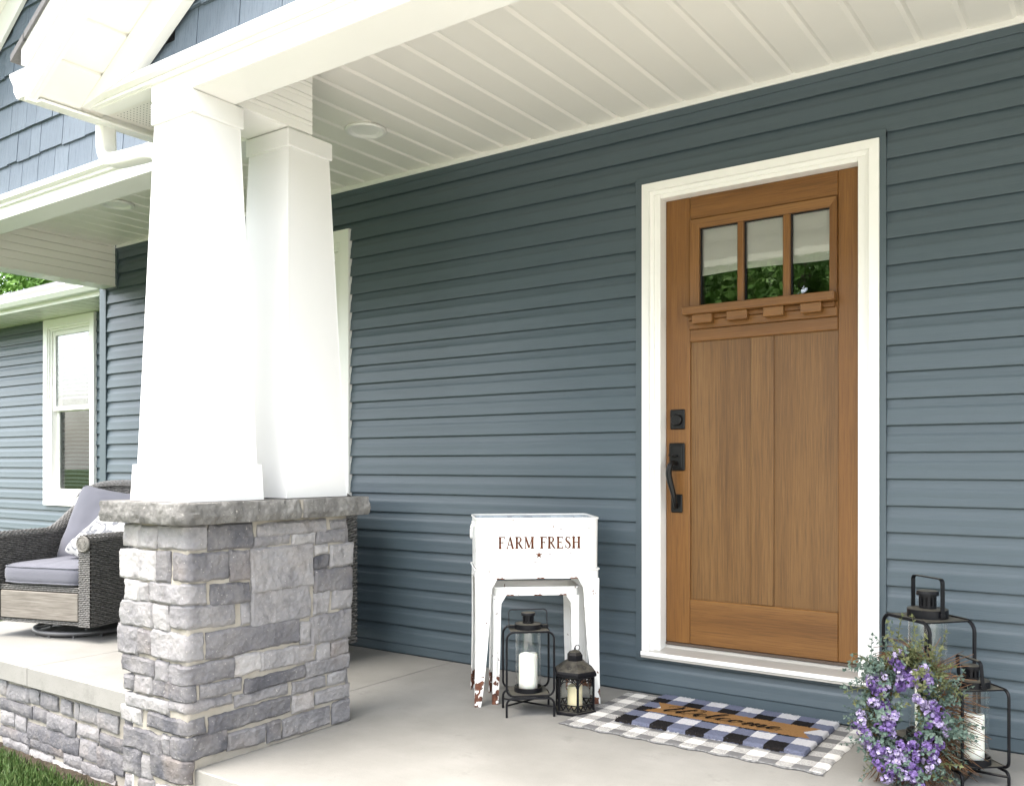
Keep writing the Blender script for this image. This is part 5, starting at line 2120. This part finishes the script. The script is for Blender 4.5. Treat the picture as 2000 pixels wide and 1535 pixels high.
def make_chair(label, loc, rz, group):
    root = thing('wicker_armchair', label, 'armchair', loc, rz, group)
    V = Vector
    # dark inner cores
    for sx in (-1, 1):
        xa, xb = sorted((sx * .312, sx * .388))
        n = 16
        core_ = MB()
        vs = []
        for i in range(n + 1):
            y = -.375 + .745 * i / n
            zt_ = armtop(y) - .02
            vs += [(xa, y, .10), (xb, y, .10), (xb, y, zt_), (xa, y, zt_)]
        fs = [(i * 4 + k, i * 4 + (k + 1) % 4, (i + 1) * 4 + (k + 1) % 4, (i + 1) * 4 + k) for i in range(n) for k in range(4)] + [(3, 2, 1, 0), (n * 4, n * 4 + 1, n * 4 + 2, n * 4 + 3)]
        core_.add(vs, fs)
        arm = core_.build('arm', MAT['wicker_dark'], root)
        b = MB()
        # outer side
        def So(u, v):
            y = -.375 + u
            z = .095 + (armtop(y) - .115) * v / .48
            return V((sx * .389, y, z)), V((sx, 0, 0))
        weave(b, So, .745, .48)
        def Si(u, v):
            y = -.375 + u
            z = .30 + (armtop(y) - .32) * v / .28
            return V((sx * .311, y, z)), V((-sx, 0, 0))
        weave(b, Si, .66, .28)
        b.build('woven_side', MAT['wicker'], arm, smooth='all')
        b = MB()
        def Sf(u, v):
            return V((sx * .35 - .040 + u, -.376, .095 + v)), V((0, -1, 0))
        weave(b, Sf, .080, .50, .012, .0105, .002)
        # rolled top running back and up
        def St(u, v):
            y = -.385 + u
            a = PI * v / .14
            zt_ = armtop(y) - .030
            sl = (armtop(y + .01) - armtop(y - .01)) / .02
            nn = V((math.cos(a) * sx * -1, -sl * math.sin(a) / math.hypot(1, sl), math.sin(a) / math.hypot(1, sl)))
            return V((sx * .35 - math.cos(a) * .046 * sx, y, zt_ + .036 * math.sin(a))), nn
        weave(b, St, .76, .14, .016, .0105, .002)
        b.build('woven_trim', MAT['wicker'], arm, smooth='all')
        # carved roundel on the arm front
        rd = MB()
        rd.lathe([(.046, 0), (.046, .010), (.041, .014), (.037, .010), (.030, .012), (.012, .014), (0, .014)], n=32)
        for k in range(8):
            pts = []
            for q in range(6):
                a = 2 * PI * k / 8 + q * .25
                r_ = .008 + .0048 * q
                pts.append((r_ * math.cos(a), r_ * math.sin(a), .0135))
            rd.tube(pts, [.0012, .002, .0026, .0026, .002, .001], 6)
        rd.v = [(sx * .35 + p[0], -.382 - p[2], .573 + p[1]) for p in rd.v]
        rd.build('roundel', MAT['carved'], arm, smooth=True)
    # back
    bk = MB()
    pts = [(-.31, .10)] + [(-.31 + .62 * i / 16, backtop(-.31 + .62 * i / 16) - .02) for i in range(17)] + [(.31, .10)]
    bk.prism(pts, 1, .315, .37)
    bk = bk.build('back', MAT['wicker_dark'], root)
    b = MB()
    def Sb(u, v):
        return V((.39 - u, .372, .095 + v * (backtop(.39 - u) - .115) / .87)), V((0, 1, 0))
    weave(b, Sb, .78, .87)
    def Sbi(u, v):
        return V((-.31 + u, .314, .30 + v * (backtop(-.31 + u) - .32) / .65)), V((0, -1, 0))
    weave(b, Sbi, .62, .65)
    b.build('woven_side', MAT['wicker'], bk, smooth='all')
    b = MB()
    def Sbt(u, v):
        a = PI * v / .14
        return V((-.39 + u, .343 - .046 * math.cos(a), backtop(-.39 + u) - .035 + .036 * math.sin(a))), V((0, -math.cos(a), math.sin(a)))
    weave(b, Sbt, .78, .14, .016, .0105, .002)
    b.build('woven_trim', MAT['wicker'], bk, smooth='all')
    # seat base with plank panel
    sb_ = MB().box(-.311, .311, -.350, .314, .105, .315).build('seat_base', MAT['wicker_dark'], root)
    b = MB()
    def Sq(u, v):
        return V((-.311 + u, -.352, .285 + v)), V((0, -1, 0))
    weave(b, Sq, .622, .032, .016, .0105, .002)
    def Sq2(u, v):
        return V((-.311 + u, -.352, .095 + v)), V((0, -1, 0))
    weave(b, Sq2, .622, .022, .016, .0105, .002)
    b.build('woven_trim', MAT['wicker'], sb_, smooth='all')
    pl = MB().box(-.292, .292, -.368, -.3515, .122, .282, .004)
    pl.build('wood_panel', MAT['plank'], sb_)
    # swivel base
    sw = MB()
    sw.tube([(.29 * math.cos(2 * PI * k / 48), .29 * math.sin(2 * PI * k / 48), .026) for k in range(48)], .015, 10, closed=True)
    sw = sw.build('base_ring', MAT['ring'], root, smooth='all')
    for k in range(4):
        a = PI / 4 + PI / 2 * k
        MB().tube([(.285 * math.cos(a), .285 * math.sin(a), .030), (.05 * math.cos(a), .05 * math.sin(a), .085)], .012, 8).build('spoke', MAT['ring'], root, smooth='all')
    MB().lathe([(.06, .075), (.06, .104), (0, .104)], n=24).build('swivel_hub', MAT['ring'], root, smooth=True)
    for k in range(12):
        a = 2 * PI * k / 12
        MB().lathe([(.008, 0), (.008, .014), (0, .014)], (.29 * math.cos(a), .29 * math.sin(a), 0), 10).build('glide', MAT['ring'], root)
    return root

def m_plank():
    t = NT('weathered_plank')
    v = t.coord((3, 3, 60))
    n = t.noise(v, 2.2, 6, .6)
    t.set(t.ramp(n, [(.3, (.105, .093, .080)), (.55, (.175, .160, .140)), (.75, (.24, .222, .20))]), .7, 0, .3)
    t.bump(n, .3, .002)
    return t.m
MAT['plank'] = m_plank()
MAT['carved'] = m_plain('carved_resin', (.19, .18, .165), .6, .3, var=.12, nscale=50)
MAT['ring'] = m_plain('grey_steel', (.17, .17, .175), .4, .5, metal=.5, var=.08)

def pillow(b, w, h, th, pinch=.55, nu=26, nv=26, seed=0, wr=.004):
    """cushion standing in the XZ plane, thickness along y"""
    for side in (-1, 1):
        def fn(u, v):
            a, c = 2 * u - 1, 2 * v - 1
            k = (max(0, 1 - abs(a) ** 4) * max(0, 1 - abs(c) ** 4)) ** pinch
            sx = w / 2 * a * (1 - .05 * (1 - c * c) * abs(a))
            sz = h / 2 * c * (1 - .05 * (1 - a * a) * abs(c))
            y = side * (th / 2 * k + wr * noise.noise(Vector((a * 3 + seed, c * 3, side))) * k)
            return (sx, y, sz)
        b.grid(fn, nu, nv)
    return b

C1 = make_chair('dark wicker swivel armchair showing its lavender seat and wood front panel', (-3.305, -.600, 0), math.radians(16.3), 'wicker swivel armchairs')
C2 = make_chair('dark wicker armchair hidden behind the stone pier', (-1.72, -.600, 0), math.radians(-6), 'wicker swivel armchairs')
for ch in (C1, C2):
    # seat cushion: rounded slab with piping
    b = MB()
    w, d, h = .606, .640, .118
    def seat(u, v):
        a = 2 * PI * u
        # superellipse outline
        ca, sa = math.cos(a), math.sin(a)
        k = (abs(ca) ** 8 + abs(sa) ** 8) ** (-1 / 8)
        prof = [(0.0, .04), (.90, .0), (.975, .10), (1.0, .28), (1.0, .72), (.975, .90), (.90, 1.0), (.5, 1.10), (0, 1.14)]
        t_ = v * (len(prof) - 1)
        i = min(int(t_), len(prof) - 2)
        f_ = t_ - i
        r_ = prof[i][0] * (1 - f_) + prof[i + 1][0] * f_
        z = prof[i][1] * (1 - f_) + prof[i + 1][1] * f_
        wob = .004 * noise.noise(Vector((ca * 4, sa * 4, z * 3)))
        return (w / 2 * k * ca * r_ + wob, d / 2 * k * sa * r_ - .055, .319 + h * z + wob)
    b.grid(seat, 96, 24, closed_u=True)
    sc2 = b.build('seat_cushion', MAT['cushion'], ch, smooth='all')
    for zz in (.333, .424):
        pts = []
        for i in range(96):
            a = 2 * PI * i / 96
            ca, sa = math.cos(a), math.sin(a)
            k = (abs(ca) ** 8 + abs(sa) ** 8) ** (-1 / 8)
            pts.append((w / 2 * k * ca * .985, d / 2 * k * sa * .985 - .055, zz + .004 * noise.noise(Vector((ca * 3, sa * 3, 1)))))
        MB().tube(pts, .0042, 6, closed=True).build('piping', MAT['cushion'], sc2, smooth='all')
    b = MB()
    pillow(b, .58, .52, .19, .42, wr=.010)
    b.v = [(p[0], p[1] * 1.0, p[2]) for p in b.v]
    o = b.build('back_cushion', MAT['cushion'], ch, smooth='all')
    o.location = (.0, .160, .615)
    o.rotation_euler = (math.radians(-20), math.radians(7), 0)
# patterned throw pillow tucked behind the arm
def m_throw():
    t = NT('scroll_print_fabric')
    v = t.coord(offset_by_object=False)
    w = t.n('ShaderNodeTexWave', wave_type='RINGS')
    w.inputs['Scale'].default_value = 9
    w.inputs['Distortion'].default_value = 9
    w.inputs['Detail'].default_value = 2.5
    w.inputs['Detail Scale'].default_value = 1.6
    t.l(v, w.inputs['Vector'])
    c = t.ramp(w.outputs[1], [(.50, (.42, .417, .41)), (.64, (.28, .285, .30)), (.74, (.40, .40, .40)), (.90, (.15, .155, .17))])
    t.set(c, .95, 0, .1)
    t.bump(t.noise(v, 700, 2), .3, .001)
    return t.m
MAT['throw'] = m_throw()
tp = thing('throw_pillow', 'white throw pillow with grey scroll print on the wicker armchair', 'pillow', (-3.305 + .185 * .96 + .02, -.600 + .185 * .28 + .02, .455), math.radians(16.3))
b = MB()
pillow(b, .40, .38, .16, .45, seed=4, wr=.012)
o = b.build('pillow_cover', MAT['throw'], tp, smooth='all')
o.location = (.0, -.06, .115)
o.rotation_euler = (math.radians(-48), math.radians(14), math.radians(-12))

# ================================================================== wreath leaning on the tall lantern
WC = Vector((1.442, -.520, .235))
wr = thing('flower_wreath', 'twig wreath with purple flowers and green leaves leaning on the lanterns', 'wreath', (WC.x, WC.y, 0), math.radians(14))
def m_leaf(name, cols):
    t = NT(name)
    oi = t.n('ShaderNodeObjectInfo')
    v = t.coord()
    c = t.mix(oi.outputs['Random'], cols[0], cols[1])
    c = t.mix(t.ramp(t.noise(v, 40, 3), [(.4, (0, 0, 0)), (.7, (.8, .8, .8))]), c, cols[2])
    t.set(c, .62, 0, .3)
    return t.m
LEAF = [m_leaf('blue_green_leaf', ((.050, .088, .070), (.080, .128, .105), (.135, .165, .135))), m_leaf('olive_leaf', ((.055, .070, .024), (.10, .115, .045), (.15, .15, .075)))]
PET = [m_leaf('purple_petal', ((.060, .032, .130), (.105, .060, .205), (.22, .155, .35))), m_leaf('lilac_petal', ((.17, .125, .28), (.27, .22, .39), (.50, .46, .57)))]
TWIG = m_plain('brown_twig', (.23, .125, .065), .8, .2, var=.35, nscale=25)
STEM = m_plain('sage_stem', (.17, .17, .12), .8, .2, var=.2)
AX, AZ = .078, .148
rw = random.Random(21)
def ringpt(a, r=0.0, y=0.0):
    """point on the wreath plane; lean back towards the lantern"""
    x = (AX + r) * math.cos(a)
    z = WC.z + (AZ + r) * math.sin(a)
    return Vector((x, y + (z - WC.z) * .16, max(z, .006)))
tw = MB()
for i in range(300):
    a = rw.uniform(0, 2 * PI)
    ln = rw.uniform(.35, 1.5)
    r0 = rw.uniform(-.035, .030)
    y0 = rw.uniform(-.030, .030)
    flick = rw.uniform(-.005, .055) * (1.6 if (-1.4 < ((a + PI) % (2 * PI)) - PI < .6) else 1)
    pts = []
    for k in range(6):
        t_ = k / 5
        pts.append(ringpt(a + ln * t_, r0 + flick * t_ ** 2.2 + .006 * noise.noise(Vector((i, t_ * 3, 0))), y0 + .02 * noise.noise(Vector((i, t_ * 2, 5)))))
    tw.tube(pts, [.0021, .0020, .0019, .0017, .0015, .0010], 4)
for i in range(260):          # loose ends that stick out to the right and below
    a = rw.choice((rw.uniform(-.75, .9), rw.uniform(-2.4, -.6)))
    p0 = ringpt(a, rw.uniform(-.02, .03), rw.uniform(-.03, .02))
    dirn = Vector((math.cos(a) * .8 + rw.uniform(-.2, .5), rw.uniform(-.35, .15), math.sin(a) * .8 + rw.uniform(-.6, .35))).normalized()
    L = rw.uniform(.06, .165)
    pts = []
    for k in range(4):
        p = p0 + dirn * (L * k / 3) + Vector((0, 0, -.012 * (k / 3) ** 2))
        p.z = max(p.z, .004)
        pts.append(p)
    tw.tube(pts, [.0019, .0017, .0014, .0008], 4)
o = tw.build('twig_ring', TWIG, wr, smooth='all')
tag(o, kind='stuff')

def leaf_geo(b, p, d, up, L, W):
    d = d.normalized()
    s_ = d.cross(up)
    if s_.length < 1e-4:
        s_ = d.orthogonal()
    s_.normalize()
    n_ = s_.cross(d)
    mid = p + d * L * .5 - n_ * L * .06
    tip = p + d * L - n_ * L * .16
    l_ = p + d * L * .45 + s_ * W + n_ * L * .05
    r_ = p + d * L * .45 - s_ * W + n_ * L * .05
    b.add([p, l_, tip, r_, mid], [(0, 1, 4), (1, 2, 4), (2, 3, 4), (3, 0, 4)])

def sprig_mesh(seed, kind):
    rs = random.Random(seed)
    L = rs.uniform(.075, .105)
    b = MB()
    st_ = MB()
    path = []
    bend = Vector((rs.uniform(-.3, .3), rs.uniform(-.3, .3), 0))
    for k in range(7):
        t_ = k / 6
        path.append(Vector((bend.x * t_ * t_ * L, bend.y * t_ * t_ * L, t_ * L)))
    b.tube(path, [.0011] * 6 + [.0005], 4)
    for k in range(1, 7):
        for sg in (-1, 1):
            a = k * 1.3 + (0 if sg > 0 else PI) + rs.uniform(-.4, .4)
            d = Vector((math.cos(a), math.sin(a), rs.uniform(.3, .9)))
            sz = rs.uniform(.013, .021) * (1.15 - .07 * k)
            leaf_geo(b, path[k], d, Vector((0, 0, 1)), sz, sz * (.36 if kind == 0 else .30))
    leaf_geo(b, path[6], Vector((0, 0, 1)), Vector((1, 0, 0)), .014, .005)
    return b.mesh('leaf_sprig', LEAF[kind])
SPR = [[sprig_mesh(40 + k * 10 + i, k) for i in range(5)] for k in (0, 1)]

def cluster_mesh(seed, kind, dense=13):
    rs = random.Random(seed)
    b = MB()
    for i in range(dense):
        # points on an upright half ball
        a = rs.uniform(0, 2 * PI)
        h = rs.uniform(0, 1)
        d = Vector((math.cos(a) * math.sqrt(1 - h * h), math.sin(a) * math.sqrt(1 - h * h), h))
        c = d * rs.uniform(.012, .020)
        t_ = d.orthogonal().normalized()
        w_ = d.cross(t_)
        rot = rs.uniform(0, PI)
        fr = rs.uniform(.0062, .0088)
        for k in range(5):
            q = rot + 2 * PI * k / 5
            e = t_ * math.cos(q) + w_ * math.sin(q)
            s_ = d.cross(e)
            b.add([c, c + e * fr * .6 + s_ * fr * .46 + d * fr * .22, c + e * fr * 1.05 + s_ * fr * .22 + d * fr * .30, c + e * fr * 1.05 - s_ * fr * .22 + d * fr * .30, c + e * fr * .6 - s_ * fr * .46 + d * fr * .22], [(0, 1, 2, 3, 4)])
    return b.mesh('flower_cluster', PET[kind])
CLU = [[cluster_mesh(400 + k * 10 + i, k, 15) for i in range(5)] for k in (0, 1)]

def place(me, name, p, d, scale):
    q = Vector(d).normalized().to_track_quat('Z', 'Y')
    o = link(name, me, wr, p, q.to_euler(), (scale,) * 3)
    o.rotation_euler.rotate_axis('Z', rw.uniform(0, 6.28))
    return o
for i in range(295):
    a = rw.uniform(0, 2 * PI)
    kind = 1 if (.35 < a < 1.75 and rw.random() < .8) else (0 if rw.random() < .85 else 1)
    r = rw.uniform(-.048, .046)
    p = ringpt(a, r, rw.uniform(-.074, -.005))
    out = Vector((math.cos(a), 0, math.sin(a)))
    tan = Vector((-math.sin(a), 0, math.cos(a)))
    d = out * rw.uniform(-.2, 1.0) + Vector((0, -1, 0)) * rw.uniform(.1, .9) + tan * rw.uniform(-.9, .9)
    if p.z < .07 and d.z < 0:
        d.z *= -.2
    place(rw.choice(SPR[kind]), 'leaf_sprig', p, d, rw.uniform(.75, 1.25))
for (x, z) in ((-.02, .50), (.03, .49), (-.10, .44), (.10, .45), (-.06, .47)):
    place(rw.choice(SPR[1 if x > -.03 else 0]), 'leaf_sprig', Vector((x, -.01 + (z - .235) * .12, z - .06)), (x * 1.5, -.1, 1), 1.0)
# flower clusters where the photograph shows them: angle round the ring, offset, kind
FL = [(1.85, .010, 0), (1.72, .040, 1), (1.95, -.020, 1), (1.55, -.035, 0), (1.35, -.030, 0), (1.15, -.020, 1), (1.0, -.015, 1), (.95, .010, 0), (.80, .005, 1), (2.10, -.040, 0),
      (2.55, .020, 0), (2.70, .030, 0), (2.45, .005, 1), (2.85, .015, 1), (2.95, -.005, 0), (3.05, -.030, 0), (3.25, -.030, 1), (3.40, -.035, 0), (3.55, -.010, 0),
      (3.30, .060, 1), (3.45, .062, 0), (3.58, .055, 1), (3.72, .038, 0), (3.85, .030, 1), (3.95, .020, 0), (4.05, .0, 1), (4.10, -.035, 0), (4.20, .045, 0), (4.30, .045, 1),
      (4.35, .0, 1), (4.45, -.030, 0), (4.55, -.012, 1), (4.62, .020, 0), (4.75, .030, 1), (4.85, .040, 0), (4.95, .015, 0),
      (.30, -.010, 1), (.15, .0, 0), (.05, .020, 1), (-.10, .025, 1), (-.05, -.010, 0), (.55, -.030, 1), (-.55, .010, 0), (-.72, .020, 0), (-.85, .025, 1), (-1.0, -.030, 0), (-.62, -.02, 0), (5.2, -.035, 0)]
for (a, r, kind) in FL:
    for m_ in range(5):
        aa = a + rw.uniform(-.14, .14)
        p = ringpt(aa, r + rw.uniform(-.020, .020), rw.uniform(-.118, -.080))
        p.z = max(p.z, .03)
        place(rw.choice(CLU[kind if rw.random() < .85 else 1 - kind]), 'flower_cluster', p, (math.cos(aa) * .35, -1, math.sin(aa) * .35 + .25), rw.uniform(.50, .82))

# ================================================================== trees: one behind the wing, a row across the street
def m_foliage(name, a, b_, c_):
    t = NT(name)
    v = t.coord(offset_by_object=False)
    c = t.ramp(t.noise(v, .9, 5, .7), [(.3, a), (.55, b_), (.75, c_)])
    t.set(c, .7, 0, .25)
    return t.m
FOL = [m_foliage('deciduous_leaves', (.040, .100, .015), (.110, .215, .036), (.20, .29, .065)), m_foliage('conifer_needles', (.035, .085, .026), (.075, .150, .042), (.12, .19, .06))]
BARK = m_plain('bark', (.085, .062, .045), .9, .1, var=.3, nscale=6)
def tree(label, loc, h, rad, seed, kind, leaves=5200, size=.22, group=None):
    rs = random.Random(seed)
    root = thing('leafy_tree' if kind == 0 else 'conifer_tree', label, 'tree', loc, 0, group)
    b = MB()
    th = h * (.5 if kind == 0 else .92)
    b.tube(spline([(0, 0, -.1), (rs.uniform(-.1, .1), 0, th * .4), (rs.uniform(-.2, .2), rs.uniform(-.2, .2), th)], 4), [.030 * h * (1 - .09 * i) for i in range(9)], 8)
    tips = []
    if kind == 0:
        for k in range(9):
            a = 2 * PI * k / 9 + rs.uniform(-.3, .3)
            z0_ = th * rs.uniform(.55, 1.0)
            e = Vector((math.cos(a) * rad * rs.uniform(.4, .8), math.sin(a) * rad * rs.uniform(.4, .8), h * rs.uniform(.5, .88)))
            b.tube(spline([(0, 0, z0_), (e.x * .4, e.y * .4, z0_ + (e.z - z0_) * .55), tuple(e)], 3), [.010 * h * (1 - .13 * i) for i in range(7)], 6)
            tips.append(e)
    b.build('trunk', BARK, root, smooth='all')
    vs, fs = [], []
    clumps = []
    if kind == 0:
        for k in range(34):
            a = rs.uniform(0, 2 * PI)
            ph = math.asin(rs.uniform(-.6, 1))
            rr_ = rs.uniform(.45, 1)
            clumps.append((Vector((rad * rr_ * math.cos(a) * math.cos(ph), rad * rr_ * math.sin(a) * math.cos(ph), h * .62 + h * .36 * rr_ * math.sin(ph))), rad * rs.uniform(.20, .38)))
    else:
        for k in range(44):
            t_ = rs.uniform(.06, 1)
            a = rs.uniform(0, 2 * PI)
            rr_ = rad * (1 - t_) * rs.uniform(.6, 1.05)
            clumps.append((Vector((rr_ * math.cos(a), rr_ * math.sin(a), h * (.08 + .92 * t_))), rad * (.30 * (1 - t_) + .10)))
    for i in range(leaves):
        c, r_ = rs.choice(clumps)
        d = Vector((rs.gauss(0, 1), rs.gauss(0, 1), rs.gauss(0, .8)))
        d.normalize()
        p = c + d * r_ * rs.uniform(.5, 1.0)
        n_ = Vector((rs.gauss(0, 1), rs.gauss(0, 1), rs.gauss(0, 1))).normalized()
        t1 = n_.orthogonal().normalized() * size * rs.uniform(.5, 1)
        t2 = n_.cross(t1).normalized() * size * rs.uniform(.25, .5)
        o_ = len(vs)
        vs += [tuple(p - t1), tuple(p + t2), tuple(p + t1), tuple(p - t2)]
        fs.append((o_, o_ + 1, o_ + 2, o_ + 3))
    me_ = bpy.data.meshes.new('crown')
    me_.from_pydata(vs, [], fs)
    me_.materials.append(FOL[kind])
    link('crown', me_, root)
    return root
tree('broad leafy tree rising behind the roof of the house wing', (-15.5, 9.5, GZ), 8.0, 3.6, 70, 0, 46000, .085)
tree('second leafy tree behind the house wing roof, further back', (-20.0, 10.5, GZ), 8.5, 3.8, 71, 0, 26000, .10)
rt = random.Random(9)
for i in range(9):
    x = -34 + i * 7.5 + rt.uniform(-2, 2)
    kind = (0, 1, 0, 0, 1, 0, 1, 0, 0)[i]
    y = -33 + rt.uniform(-4, 4)
    h = rt.uniform(11, 15)
    tree('tall %s across the street facing the porch' % ('leafy tree' if kind == 0 else 'conifer'), (x, y, GZ), h, h * (.36 if kind == 0 else .22), 80 + i, kind, 17000, .24, 'trees across the street')
